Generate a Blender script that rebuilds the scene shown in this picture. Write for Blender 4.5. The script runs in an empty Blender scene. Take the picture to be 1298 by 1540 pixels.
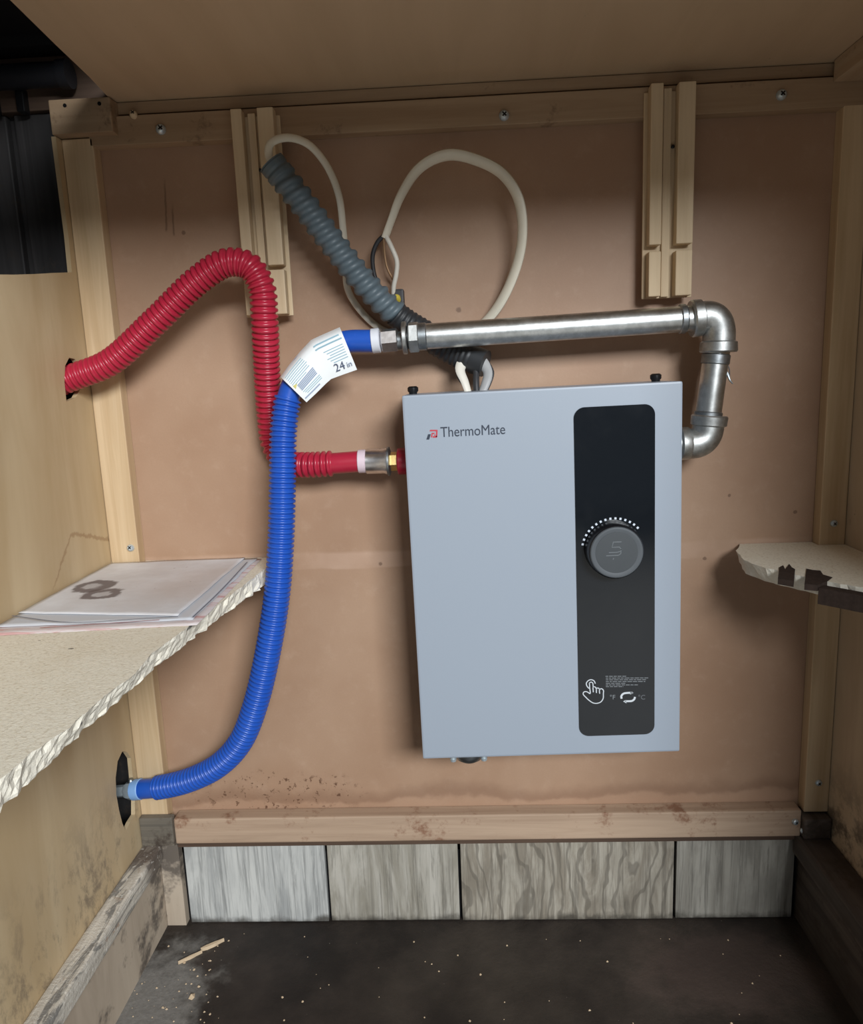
import bpy, bmesh, math, random
from mathutils import Vector, Matrix, noise as mnoise

random.seed(7)
scn = bpy.context.scene
COL = scn.collection

# ------------------------------------------------------------------ camera
F_PX, CXP, CYP = 1115.4, 649.0, 770.0
RX, RY, RZ = 0.17988601, 0.04317345, -0.03878767
def _rot(axis, a): return Matrix.Rotation(a, 3, axis)
BASE = Matrix(((1, 0, 0), (0, 0, -1), (0, 1, 0)))
R = _rot('Z', RZ) @ _rot('X', RX) @ _rot('Y', RY) @ BASE      # world -> camera (x right, y down, z forward)
RT = R.transposed()
CAM = Vector((0.0, -0.88, 0.712))
cam_data = bpy.data.cameras.new('camera')
cam_data.sensor_fit = 'VERTICAL'; cam_data.sensor_height = 36.0
cam_data.lens = 36.0 * F_PX / 1540.0
cam_data.clip_start = 0.01; cam_data.clip_end = 100
cam = bpy.data.objects.new('camera', cam_data); COL.objects.link(cam)
M3 = Matrix((R[0], -R[1], -R[2])).transposed()
cam.matrix_world = Matrix.Translation(CAM) @ M3.to_4x4()
scn.camera = cam

# ------------------------------------------------------------------ world, lights, exposure
world = bpy.data.worlds.new('world'); scn.world = world; world.use_nodes = True
bg = world.node_tree.nodes['Background']
bg.inputs['Color'].default_value = (0.80, 0.90, 1.0, 1); bg.inputs['Strength'].default_value = 0.13

def area_light(name, loc, target, sx, sy, power, color, roll=0.0):
    d = bpy.data.lights.new(name, 'AREA'); d.shape = 'RECTANGLE'
    d.size = sx; d.size_y = sy; d.energy = power; d.color = color
    o = bpy.data.objects.new(name, d); COL.objects.link(o)
    o.location = loc
    q = (Vector(target) - Vector(loc)).to_track_quat('-Z', 'Y')
    o.rotation_euler = (q.to_matrix() @ Matrix.Rotation(roll, 3, 'Z')).to_euler()
    return o
area_light('window_right_offscreen', (1.12, -3.22, 1.88), (0, 0, 0.6), 1.3, 0.75, 149, (0.93, 0.97, 1.0))
vs = scn.view_settings
vs.view_transform = 'Standard'; vs.look = 'None'; vs.gamma = 1.0; vs.use_curve_mapping = False
vs.exposure = 0.0

# ------------------------------------------------------------------ pixel rays met with planes of the place
def ray(px, py): return RT @ Vector(((px - CXP) / F_PX, (py - CYP) / F_PX, 1.0))
def PY(px, py, Y=0.0):
    r = ray(px, py); return CAM + r * ((Y - CAM.y) / r.y)
def PZ(px, py, Z):
    r = ray(px, py); return CAM + r * ((Z - CAM.z) / r.z)
def PX(px, py, X):
    r = ray(px, py); return CAM + r * ((X - CAM.x) / r.x)

# ------------------------------------------------------------------ material helper
class NT:
    def __init__(self, name):
        self.m = bpy.data.materials.new(name); self.m.use_nodes = True
        self.t = self.m.node_tree; self.b = self.t.nodes['Principled BSDF']
        self.co = self.t.nodes.new('ShaderNodeTexCoord').outputs['Object']
    def _in(self, sock, v):
        if isinstance(v, bpy.types.NodeSocket): self.t.links.new(v, sock)
        elif v is not None:
            if sock.type == 'RGBA' and len(v) == 3: v = (*v, 1)
            sock.default_value = v
    def map(self, scale=(1, 1, 1), loc=(0, 0, 0), rot=(0, 0, 0), co=None):
        n = self.t.nodes.new('ShaderNodeMapping'); self._in(n.inputs['Vector'], co or self.co)
        n.inputs['Scale'].default_value = scale; n.inputs['Location'].default_value = loc; n.inputs['Rotation'].default_value = rot
        return n.outputs[0]
    def noise(self, scale, detail=4, rough=0.6, dist=0.0, co=None):
        n = self.t.nodes.new('ShaderNodeTexNoise'); self._in(n.inputs['Vector'], co or self.co)
        n.inputs['Scale'].default_value = scale; n.inputs['Detail'].default_value = detail
        n.inputs['Roughness'].default_value = rough; n.inputs['Distortion'].default_value = dist
        return n.outputs['Fac']
    def voro(self, scale, co=None):
        n = self.t.nodes.new('ShaderNodeTexVoronoi'); self._in(n.inputs['Vector'], co or self.co)
        n.inputs['Scale'].default_value = scale
        return n.outputs
    def wave(self, scale, dist, detail=2, co=None, axis='X', dscale=1.0):
        n = self.t.nodes.new('ShaderNodeTexWave'); self._in(n.inputs['Vector'], co or self.co)
        n.bands_direction = axis
        n.inputs['Scale'].default_value = scale; n.inputs['Distortion'].default_value = dist
        n.inputs['Detail'].default_value = detail; n.inputs['Detail Scale'].default_value = dscale
        return n.outputs['Fac']
    def ramp(self, fac, stops, interp='LINEAR'):
        n = self.t.nodes.new('ShaderNodeValToRGB'); self._in(n.inputs[0], fac)
        cr = n.color_ramp; cr.interpolation = interp
        while len(cr.elements) > len(stops): cr.elements.remove(cr.elements[-1])
        while len(cr.elements) < len(stops): cr.elements.new(0.5)
        for e, (p, c) in zip(cr.elements, stops):
            e.position = p
            e.color = (*c, 1) if isinstance(c, (tuple, list)) else (c, c, c, 1)
        return n.outputs[0]
    def math(self, op, a, b=None, c=None, clamp=False):
        n = self.t.nodes.new('ShaderNodeMath'); n.operation = op; n.use_clamp = clamp
        self._in(n.inputs[0], a)
        if b is not None: self._in(n.inputs[1], b)
        if c is not None: self._in(n.inputs[2], c)
        return n.outputs[0]
    def mix(self, fac, a, b, mode='MIX'):
        n = self.t.nodes.new('ShaderNodeMixRGB'); n.blend_type = mode
        self._in(n.inputs[0], fac); self._in(n.inputs[1], a); self._in(n.inputs[2], b)
        return n.outputs[0]
    def sep(self, co=None):
        n = self.t.nodes.new('ShaderNodeSeparateXYZ'); self._in(n.inputs[0], co or self.co)
        return n.outputs
    def smooth(self, v, lo, hi):
        n = self.t.nodes.new('ShaderNodeMapRange'); n.interpolation_type = 'SMOOTHSTEP'
        self._in(n.inputs[0], v); n.inputs[1].default_value = lo; n.inputs[2].default_value = hi
        return n.outputs[0]
    def blob(self, c, rx, ry, rz, wob=0.0, wscale=30):
        """1 inside an ellipsoidal stain round c, fading to 0 outside"""
        s = self.sep()
        def q(i, r): return self.math('POWER', self.math('DIVIDE', self.math('SUBTRACT', s[i], c[i]), r), 2.0)
        d = self.math('SQRT', self.math('ADD', self.math('ADD', q(0, rx), q(1, ry)), q(2, rz)))
        if wob: d = self.math('ADD', d, self.math('MULTIPLY', self.math('SUBTRACT', self.noise(wscale, 5), 0.5), wob))
        return d
    def bump(self, h, strength=0.2, dist=0.002):
        n = self.t.nodes.new('ShaderNodeBump'); self._in(n.inputs['Height'], h)
        n.inputs['Strength'].default_value = strength; n.inputs['Distance'].default_value = dist
        self.t.links.new(n.outputs[0], self.b.inputs['Normal'])
    def out(self, color, rough=0.6, metal=0.0, spec=0.5, **kw):
        self._in(self.b.inputs['Base Color'], color); self._in(self.b.inputs['Roughness'], rough)
        self._in(self.b.inputs['Metallic'], metal); self._in(self.b.inputs['Specular IOR Level'], spec)
        for k, v in kw.items(): self._in(self.b.inputs[k.replace('_', ' ')], v)
        return self.m

def plain(name, color, rough=0.5, metal=0.0, var=0.12, scale=60, spec=0.5, bump=0.0):
    n = NT(name); f = n.noise(scale, 3)
    c = n.mix(n.math('MULTIPLY', f, 1.0), tuple(x * (1 - var) for x in color), tuple(min(1, x * (1 + var)) for x in color))
    if bump: n.bump(f, bump, 0.001)
    return n.out(c, rough, metal, spec)

MAT = {}
# brown hardboard of the back wall: mottled, pale ghost of the old shelf line, tide mark and mould specks near the bottom
def m_hardboard():
    n = NT('hardboard'); s = n.sep()
    base = n.mix(n.smooth(n.noise(5, 4, .55), .3, .7), (.372, .226, .143), (.45, .295, .198))
    base = n.mix(n.math('MULTIPLY', n.noise(420, 2, .7), .22), base, (.24, .14, .085))
    base = n.mix(n.math('MULTIPLY', n.smooth(n.noise(38, 5, .7), .5, .8), .22), base, (.58, .42, .31))
    # band left by the old shelf
    wob = n.math('MULTIPLY', n.math('SUBTRACT', n.noise(9, 3), .5), .012)
    zz = n.math('ADD', s[2], wob)
    band = n.math('MULTIPLY', n.smooth(zz, .484, .487), n.math('SUBTRACT', 1.0, n.smooth(zz, .503, .508)))
    band = n.math('MULTIPLY', band, n.smooth(n.noise(12, 3), .25, .6))
    base = n.mix(n.math('MULTIPLY', band, .38), base, (.60, .42, .32))
    # tide line
    z2 = n.math('ADD', s[2], n.math('MULTIPLY', n.math('SUBTRACT', n.noise(7, 5, .6), .5), .07))
    line = n.math('MULTIPLY', n.smooth(z2, .170, .176), n.math('SUBTRACT', 1.0, n.smooth(z2, .177, .196)))
    base = n.mix(n.math('MULTIPLY', line, .34), base, (.13, .06, .035))
    damp = n.math('SUBTRACT', 1.0, n.smooth(z2, .155, .18))
    base = n.mix(n.math('MULTIPLY', damp, .25), base, (.42, .26, .18))
    # mould specks bottom left
    v = n.smooth(n.noise(95, 4, .75), .56, .62)
    mask = n.math('SUBTRACT', 1.0, n.smooth(n.blob((-.25, 0, .185), .14, 1, .035, .8, 20), .55, 1.0))
    base = n.mix(n.math('MULTIPLY', n.math('MULTIPLY', v, mask), .85), base, (.10, .045, .025))
    # dried drips on the left half
    dr = n.smooth(n.noise(60, 2, .5, co=n.map((3.2, 1, .25))), .72, .76)
    dm = n.math('SUBTRACT', 1.0, n.smooth(n.blob((-.32, 0, .89), .03, 1, .05), .6, 1.0))
    base = n.mix(n.math('MULTIPLY', n.math('MULTIPLY', dr, dm), .8), base, (.10, .06, .04))
    for x0, za, zb_ in ((248, 262, 350), (259, 300, 357)):
        a, b = PY(x0 - 1, za), PY(x0 + 3, zb_)
        xl = n.math('ADD', n.math('MULTIPLY', n.math('SUBTRACT', s[2], b.z), (a.x - b.x) / (a.z - b.z)), b.x)
        dd = n.math('ABSOLUTE', n.math('SUBTRACT', n.math('ADD', s[0], n.math('MULTIPLY', n.math('SUBTRACT', n.noise(40, 3), .5), .005)), xl))
        m = n.math('MULTIPLY', n.math('SUBTRACT', 1.0, n.smooth(dd, .0003, .0018)), n.math('MULTIPLY', n.smooth(s[2], b.z, b.z + .004), n.math('SUBTRACT', 1.0, n.smooth(s[2], a.z - .02, a.z))))
        base = n.mix(n.math('MULTIPLY', m, .6), base, (.14, .085, .055))
    for px_, py_, r in ((572, 848, .003), (1196, 770, .003), (1097, 745, .0025), (276, 350, .003), (400, 905, .002), (690, 466, .004), (1060, 840, .003)):
        q = PY(px_, py_)
        m = n.math('SUBTRACT', 1.0, n.smooth(n.blob(tuple(q), r, 1, r, .8, 300), .5, 1.0))
        base = n.mix(n.math('MULTIPLY', m, .65), base, (.13, .07, .045))
    n.bump(n.noise(500, 3), .08, .001)
    return n.out(base, .5, 0, .35)
MAT['hardboard'] = m_hardboard()

def wood(name, lo, hi, axis='Z', scale=1.0, rough=.6, dirt=0.0, dirtcol=(.06, .045, .035), ring=.35):
    n = NT(name)
    st = {'Z': (55, 55, 2.2), 'X': (2.2, 55, 55), 'Y': (55, 2.2, 55)}[axis]
    st = tuple(x * scale for x in st)
    g = n.noise(1.0, 5, .65, .6, co=n.map(st))
    c = n.mix(n.smooth(g, .3, .7), lo, hi)
    g2 = n.noise(1.0, 3, .5, 1.5, co=n.map(tuple(x * .22 for x in st)))
    c = n.mix(n.math('MULTIPLY', n.smooth(g2, .45, .75), ring), c, tuple(x * .72 for x in lo))
    fine = n.noise(1.0, 2, .5, co=n.map(tuple(x * 6 for x in st)))
    c = n.mix(n.math('MULTIPLY', fine, .16), c, tuple(x * .45 for x in lo))
    if dirt:
        d = n.smooth(n.noise(22, 6, .75), .62 - dirt * .3, .72 - dirt * .1)
        c = n.mix(n.math('MULTIPLY', d, min(1, .6 + dirt)), c, dirtcol)
    n.bump(g, .15, .001)
    return n.out(c, rough, 0, .35)
MAT['pine'] = wood('pine', (.56, .395, .225), (.70, .53, .335), 'Z')
MAT['pine_x'] = wood('pine_x', (.33, .215, .125), (.44, .31, .195), 'X', dirt=.1, dirtcol=(.16, .10, .06))
MAT['pine_pale'] = wood('pine_pale', (.60, .45, .28), (.72, .57, .38), 'Z', ring=.15)
MAT['pine_y'] = wood('pine_y', (.46, .32, .20), (.56, .42, .28), 'Y', dirt=.15)
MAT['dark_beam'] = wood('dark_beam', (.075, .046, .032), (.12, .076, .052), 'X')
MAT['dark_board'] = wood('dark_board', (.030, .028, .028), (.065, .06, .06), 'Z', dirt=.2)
MAT['rail_x'] = wood('rail_x', (.40, .275, .19), (.55, .40, .285), 'X', dirt=.22, dirtcol=(.22, .10, .055))
MAT['rail_dirty'] = wood('rail_dirty', (.40, .36, .30), (.74, .68, .58), 'Y', dirt=.30, dirtcol=(.12, .105, .095))
def m_rail_left():
    n = NT('rail_weathered'); s = n.sep()
    g = n.noise(1, 5, .65, .6, co=n.map((70, 5, 70)))
    c = n.mix(n.smooth(g, .3, .7), (.44, .40, .34), (.74, .69, .60))
    c = n.mix(n.math('MULTIPLY', n.smooth(n.noise(1, 4, .7, 1.0, co=n.map((30, 9, 30))), .54, .62), .8), c, (.17, .165, .155))
    c = n.mix(n.math('MULTIPLY', n.smooth(n.noise(1, 4, .7, .5, co=n.map((26, 16, 26), (3, 1, 0))), .60, .66), .7), c, (.36, .23, .15))
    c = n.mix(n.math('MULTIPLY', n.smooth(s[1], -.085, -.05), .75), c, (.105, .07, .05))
    w = n.smooth(n.noise(230, 3, .6), .60, .68)
    c = n.mix(n.math('MULTIPLY', w, .55), c, (.86, .83, .76))
    n.bump(n.noise(160, 4, .75), .5, .003)
    return n.out(c, .8, 0, .25)
MAT['rail_dirty'] = m_rail_left()
MAT['rail_black'] = wood('rail_black', (.060, .048, .040), (.15, .12, .10), 'Y', dirt=.5)
MAT['mould_block'] = wood('mould_block', (.10, .09, .075), (.22, .19, .15), 'X', dirt=.5)

def m_ply_left():
    n = NT('plywood_left'); s = n.sep()
    g = n.noise(1, 4, .6, .8, co=n.map((30, 14, 2.5)))
    c = n.mix(n.smooth(g, .3, .7), (.50, .365, .205), (.60, .465, .285))
    c = n.mix(n.math('MULTIPLY', n.smooth(n.noise(6, 4), .4, .8), .35), c, (.62, .52, .37))
    # crooked water mark above the shelf
    yy = n.math('ADD', s[1], n.math('MULTIPLY', n.math('SUBTRACT', n.noise(60, 3), .5), .012))
    zt = n.math('ADD', n.math('MULTIPLY', yy, -.30), .5285)
    zt2 = n.math('ADD', n.math('MULTIPLY', n.math('ADD', yy, .098), 1.0), .558)
    zline = n.math('MINIMUM', zt, zt2)
    d = n.math('ABSOLUTE', n.math('SUBTRACT', n.math('ADD', s[2], n.math('MULTIPLY', n.math('SUBTRACT', n.noise(130, 3), .5), .010)), zline))
    ln = n.math('SUBTRACT', 1.0, n.smooth(d, .0006, .0034))
    msk = n.math('MULTIPLY', n.smooth(s[1], -.165, -.13), n.smooth(s[2], .505, .512))
    c = n.mix(n.math('MULTIPLY', n.math('MULTIPLY', ln, msk), .55), c, (.30, .17, .08))
    # mould towards the bottom rail
    mo = n.smooth(n.noise(22, 6, .78, .3, co=n.map((1, 1, .55))), .46, .64)
    zz = n.math('ADD', s[2], n.math('MULTIPLY', n.math('SUBTRACT', n.noise(8, 3), .5), .10))
    mm = n.math('SUBTRACT', 1.0, n.smooth(zz, .14, .29))
    c = n.mix(n.math('MULTIPLY', n.math('MULTIPLY', mo, mm), .75), c, (.17, .13, .095))
    n.bump(g, .05, .001)
    return n.out(c, .55, 0, .35)
MAT['ply_left'] = m_ply_left()

def m_ply(name, lo, hi, dirt=0, axis='Y'):
    n = NT(name)
    st = (20, 3, 20) if axis == 'Y' else (20, 20, 3)
    g = n.noise(1, 4, .6, .8, co=n.map(st))
    c = n.mix(n.smooth(g, .25, .75), lo, hi)
    sp = n.smooth(n.noise(26, 4, .8), .70, .74)
    c = n.mix(n.math('MULTIPLY', sp, .5), c, tuple(x * .35 for x in lo))
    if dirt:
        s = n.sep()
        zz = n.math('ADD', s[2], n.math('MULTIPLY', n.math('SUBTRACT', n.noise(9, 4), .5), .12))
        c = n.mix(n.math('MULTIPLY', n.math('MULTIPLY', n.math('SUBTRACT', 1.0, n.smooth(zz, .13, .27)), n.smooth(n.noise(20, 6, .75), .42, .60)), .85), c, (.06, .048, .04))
    return n.out(c, .55, 0, .35)
MAT['ply_ceiling'] = m_ply('plywood_ceiling', (.53, .385, .245), (.585, .43, .28))
MAT['ply_right'] = m_ply('plywood_right', (.50, .38, .255), (.60, .48, .34), dirt=1, axis='Z')

def m_skirt():
    n = NT('skirt_board'); s = n.sep()
    g = n.noise(1, 4, .6, .8, co=n.map((30, 18, 4)))
    c = n.mix(n.smooth(g, .3, .7), (.42, .34, .26), (.54, .45, .35))
    mo = n.smooth(n.noise(14, 5, .7), .50, .65)
    c = n.mix(n.math('MULTIPLY', mo, .85), c, (.085, .07, .06))
    return n.out(c, .7, 0, .3)
MAT['skirt'] = m_skirt()

def m_particle():
    n = NT('particle_board')
    v = n.voro(420)
    c = n.mix(n.noise(160, 4, .7), (.80, .73, .58), (.95, .90, .77))
    c = n.mix(n.math('MULTIPLY', n.smooth(v['Distance'], .5, .9), .35), c, (.50, .40, .26))
    c = n.mix(n.math('MULTIPLY', n.smooth(n.noise(9, 4, .6), .52, .72), .22), c, (.62, .50, .32))
    sp = n.smooth(n.noise(48, 3, .5), .735, .755)
    c = n.mix(n.math('MULTIPLY', sp, .85), c, (.06, .06, .055))
    n.bump(n.noise(350, 4, .7), .35, .002)
    return n.out(c, .8, 0, .2)
MAT['particle'] = m_particle()
def m_particle_edge():
    n = NT('particle_edge')
    c = n.mix(n.noise(240, 4, .7), (.78, .71, .57), (.96, .92, .82))
    c = n.mix(n.math('MULTIPLY', n.smooth(n.noise(34, 3, .5), .70, .73), .9), c, (.05, .05, .05))
    n.bump(n.noise(220, 4, .8), .4, .003)
    return n.out(c, .85, 0, .2)
MAT['particle_edge'] = m_particle_edge()
MAT['burnt'] = plain('burnt_edge', (.045, .030, .024), .85, var=.5, scale=200, spec=.2)

def m_tile(name, seed, lo, hi, knot):
    n = NT(name)
    co = n.map((1, 1, 1), (seed, 0, 0))
    w = n.noise(1, 5, .62, 2.2 if knot else .9, co=n.map((34, 20, 5.5), (seed, 0, 0)))
    c = n.mix(n.smooth(w, .36, .66), lo, hi)
    f = n.noise(1, 5, .7, .8, co=n.map((190, 100, 7), (seed, 0, 0)))
    c = n.mix(n.math('MULTIPLY', n.smooth(f, .46, .66), .6), c, tuple(x * .42 for x in lo))
    if knot:
        kw = n.wave(16, 16, 3, co=n.map((1, 1, .42), (seed, 0, 0)), axis='X', dscale=1.1)
        c = n.mix(n.math('MULTIPLY', n.smooth(kw, .78, .95), .5), c, tuple(x * .38 for x in lo))
    c = n.mix(n.math('MULTIPLY', n.smooth(n.noise(10, 4, co=co), .5, .75), .4), c, tuple(x * .55 for x in lo))
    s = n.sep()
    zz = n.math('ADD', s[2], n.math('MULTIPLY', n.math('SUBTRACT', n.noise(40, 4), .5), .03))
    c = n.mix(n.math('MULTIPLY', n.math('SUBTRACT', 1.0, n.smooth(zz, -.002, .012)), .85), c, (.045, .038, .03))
    n.bump(f, .2, .001)
    return n.out(c, .55, 0, .4)
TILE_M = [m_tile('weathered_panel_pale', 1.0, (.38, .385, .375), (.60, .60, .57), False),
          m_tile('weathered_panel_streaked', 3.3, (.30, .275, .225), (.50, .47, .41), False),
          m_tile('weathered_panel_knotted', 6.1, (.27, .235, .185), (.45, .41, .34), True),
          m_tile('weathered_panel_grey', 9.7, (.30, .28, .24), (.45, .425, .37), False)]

def m_floor():
    n = NT('dirty_floor')
    c = n.mix(n.smooth(n.noise(7, 6, .65), .35, .7), (.016, .012, .010), (.050, .038, .031))
    c = n.mix(n.math('MULTIPLY', n.smooth(n.noise(3.2, 3), .45, .7), .45), c, (.070, .058, .044))
    d = n.math('SUBTRACT', 1.0, n.smooth(n.blob((-.39, -.14, 0), .075, .11, 1, 1.7, 34), .35, 1.15))
    g = n.mix(n.noise(150, 5, .8), (.12, .115, .105), (.40, .38, .35))
    c = n.mix(n.math('MULTIPLY', d, .8), c, g)
    d2 = n.math('SUBTRACT', 1.0, n.smooth(n.blob((.30, -.09, 0), .13, .08, 1, 1.2, 22), .5, 1.1))
    c = n.mix(n.math('MULTIPLY', d2, .45), c, (.13, .09, .075))
    sp = n.smooth(n.noise(210, 2, .5), .76, .79)
    c = n.mix(n.math('MULTIPLY', sp, .5), c, (.5, .45, .38))
    n.bump(n.noise(60, 5, .7), .4, .004)
    return n.out(c, .6, 0, .35)
MAT['floor'] = m_floor()
MAT['room_floor'] = plain('room_floor_tile', (.42, .40, .37), .5, var=.1, scale=4)

def m_paint():
    n = NT('silver_grey_paint')
    f = n.noise(900, 2)
    c = n.mix(f, (.325, .37, .435), (.34, .39, .455))
    n.bump(f, .03, .0004)
    return n.out(c, .38, .0, .5)
MAT['paint'] = m_paint()
def m_glass():
    n = NT('black_glass')
    sm = n.noise(14, 4, .7)
    r = n.mix(n.smooth(sm, .4, .7), (.08,) * 3, (.17,) * 3)
    return n.out((.007, .009, .012), r, 0, .6)
MAT['black_glass'] = m_glass()
MAT['knob_side'] = plain('knob_side_black', (.006, .006, .008), .35, var=.2)
MAT['knob_face'] = plain('knob_face_grey', (.055, .062, .068), .45, 0.0, var=.12, scale=20)
MAT['knob_rim'] = plain('knob_rim_grey', (.085, .095, .105), .42, 0.0, var=.1)
MAT['knob_mark'] = plain('knob_mark_grey', (.14, .155, .165), .4)
MAT['print_white'] = plain('print_white', (.62, .66, .70), .5)
MAT['print_grey'] = plain('print_grey', (.22, .235, .25), .5)
MAT['print_dim'] = plain('print_dim', (.13, .14, .15), .5)
MAT['print_navy'] = plain('print_navy', (.022, .032, .055), .5)
MAT['print_red'] = plain('print_red', (.50, .035, .055), .5)
def m_led():
    n = NT('indicator_white')
    f = n.noise(40, 2)
    return n.out(n.mix(f, (.60, .66, .74), (.70, .76, .84)), .4, 0, .5)
MAT['led'] = m_led()

def m_hose(name, lo, hi):
    n = NT(name)
    c = n.mix(n.noise(35, 4), lo, hi)
    c = n.mix(n.math('MULTIPLY', n.smooth(n.noise(160, 3), .6, .8), .15), c, tuple(min(1, x * 1.5 + .05) for x in hi))
    return n.out(c, .3, 0, .5)
MAT['red'] = m_hose('red_plastic', (.36, .012, .034), (.46, .024, .054))
MAT['blue'] = m_hose('blue_plastic', (.012, .075, .42), (.022, .11, .53))
MAT['blue_pale'] = plain('pale_blue_plastic', (.26, .46, .80), .4, var=.05)
MAT['white_plastic'] = plain('white_plastic', (.70, .72, .78), .4, var=.05)
MAT['pink_plastic'] = plain('pinkish_white_plastic', (.72, .58, .64), .4, var=.05)
def m_galv(name, lo, hi, rough):
    n = NT(name)
    v = n.voro(140)
    c = n.mix(n.smooth(v['Color'] if False else n.noise(90, 4, .7), .35, .7), lo, hi)
    sc = n.noise(1, 3, .6, co=n.map((12, 260, 260)))
    c = n.mix(n.math('MULTIPLY', n.smooth(sc, .55, .8), .25), c, tuple(x * .5 for x in lo))
    r = n.mix(n.noise(60, 3), (rough * .8,) * 3, (rough * 1.3,) * 3)
    n.bump(n.noise(260, 3), .06, .001)
    return n.out(c, r, 1.0)
MAT['galv'] = m_galv('galvanized_steel', (.52, .53, .52), (.68, .69, .68), .34)
MAT['galv_cast'] = m_galv('galvanized_casting', (.42, .43, .42), (.60, .61, .60), .42)
MAT['chrome'] = m_galv('bright_nickel', (.70, .67, .66), (.88, .85, .84), .30)
MAT['steel_dark'] = m_galv('dull_steel', (.26, .28, .29), (.40, .42, .44), .4)
MAT['brass'] = m_galv('brass', (.72, .52, .20), (.85, .64, .28), .3)
MAT['zinc'] = plain('zinc_screw', (.60, .68, .72), .35, .55, var=.15)
MAT['black_metal'] = plain('black_screw', (.012, .012, .013), .35, .3)
def m_conduit():
    n = NT('grey_conduit')
    c = n.mix(n.noise(30, 4), (.075, .105, .125), (.125, .165, .19))
    return n.out(c, .45, 0, .5)
MAT['conduit'] = m_conduit()
MAT['conduit_black'] = plain('black_rubber_conduit', (.022, .024, .027), .5, var=.2)
MAT['cable'] = plain('cream_cable', (.72, .67, .55), .45, var=.06)
MAT['wire_black'] = plain('wire_black', (.03, .03, .033), .5)
MAT['wire_white'] = plain('wire_white', (.72, .68, .60), .45, var=.06)
MAT['wire_grey'] = plain('wire_grey', (.36, .36, .36), .5)
MAT['copper'] = plain('copper_bare', (.36, .22, .12), .5, .5)
MAT['yellow'] = plain('yellow_plastic', (.60, .47, .06), .5)
def m_paper(base):
    n = NT('stained_paper')
    c = n.mix(n.smooth(n.noise(10, 4), .35, .7), (.66, .65, .66), (.80, .82, .86))
    tan = n.math('SUBTRACT', 1.0, n.smooth(n.blob((.17, .21, 0), .12, .10, 1, .8, 14), .3, 1.1))
    c = n.mix(n.math('MULTIPLY', tan, .42), c, (.55, .42, .34))
    for px_, py_, rx, ry in ((141, 881, .022, .024), (153, 893, .021, .020)):
        q = PZ(px_, py_, .5055) - base; cx, cy = q.x, q.y
        d = n.blob((cx, cy, 0), rx, ry, 1, .9, 70)
        ring = n.math('MULTIPLY', n.smooth(d, .25, .55), n.math('SUBTRACT', 1.0, n.smooth(d, .85, 1.1)))
        fill = n.math('MULTIPLY', n.math('SUBTRACT', 1.0, n.smooth(d, .8, 1.05)), .35)
        c = n.mix(n.math('MULTIPLY', n.math('MAXIMUM', ring, fill), .85), c, (.12, .09, .09))
    sp = n.smooth(n.noise(70, 3, .6, co=n.map((1, .5, 1))), .68, .72)
    c = n.mix(n.math('MULTIPLY', sp, .4), c, (.30, .25, .26))
    n.bump(n.noise(22, 4), .3, .003)
    return n.out(c, .6, 0, .3)
MAT['paper_under'] = plain('paper_under', (.62, .64, .68), .6, var=.08, scale=12)
def m_paper_red():
    n = NT('paper_red_edge')
    f = n.smooth(n.noise(1, 4, .7, .6, co=n.map((18, 130, 1))), .50, .62)
    return n.out(n.mix(n.math('MULTIPLY', f, .75), (.72, .65, .64), (.58, .24, .22)), .6, 0, .3)
MAT['paper_red'] = m_paper_red()
MAT['ink_blue'] = plain('ink_line_grey_blue', (.16, .18, .24), .6)
MAT['ink_red'] = plain('ink_line_red', (.50, .13, .13), .6)
MAT['label'] = plain('label_paper_white', (.80, .82, .82), .5, var=.03)
MAT['label_ink'] = plain('label_ink_teal', (.22, .38, .46), .5)
MAT['label_ink_dark'] = plain('label_ink_dark', (.05, .07, .13), .5)
MAT['label_ink_slate'] = plain('label_ink_slate', (.25, .31, .43), .5)
MAT['label_yellow'] = plain('label_yellow', (.62, .55, .16), .5)
MAT['black_void'] = plain('black_basin', (.010, .010, .011), .6, var=.2, spec=.25)
MAT['tray'] = plain('blue_black_plastic', (.018, .019, .024), .4)
MAT['debris'] = plain('pale_splinter', (.58, .44, .29), .7, var=.25, scale=80)

# ------------------------------------------------------------------ object helpers
ORG = {}
def props(o, label=None, cat=None, group=None, kind=None):
    if label: o['label'] = label
    if cat: o['category'] = cat
    if group: o['group'] = group
    if kind: o['kind'] = kind
    return o
def thing(name, loc, label, cat, group=None, rot=None):
    o = bpy.data.objects.new(name, None); COL.objects.link(o)
    o.empty_display_size = .02; o.location = loc
    if rot: o.rotation_euler = rot
    ORG[o.name] = Vector(loc)
    return props(o, label, cat, group)
def mk(name, verts, faces, mat, parent=None, loc=None, smooth=False, bevel=0.0, mats=None, fmat=None, kind=None):
    base = ORG[parent.name] if parent is not None else Vector(loc or (0, 0, 0))
    me = bpy.data.meshes.new(name)
    me.from_pydata([tuple(Vector(v) - base) for v in verts], [], [tuple(f) for f in faces])
    bm = bmesh.new(); bm.from_mesh(me)
    bmesh.ops.recalc_face_normals(bm, faces=bm.faces)
    if bevel:
        es = [e for e in bm.edges if len(e.link_faces) == 2 and e.calc_face_angle(0) > .6]
        bmesh.ops.bevel(bm, geom=es, offset=bevel, segments=2, profile=.6, affect='EDGES')
    bm.to_mesh(me); bm.free()
    for m in (mats or [mat]): me.materials.append(MAT[m] if isinstance(m, str) else m)
    if fmat and not bevel:
        for p, i in zip(me.polygons, fmat): p.material_index = i
    if smooth:
        for p in me.polygons: p.use_smooth = True
        if smooth == 'auto':
            try: me.set_sharp_from_angle(angle=.7)
            except Exception: pass
    o = bpy.data.objects.new(name, me); COL.objects.link(o)
    if parent is not None: o.parent = parent
    else: o.location = base
    ORG[o.name] = base
    if kind: o['kind'] = kind
    return o
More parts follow.
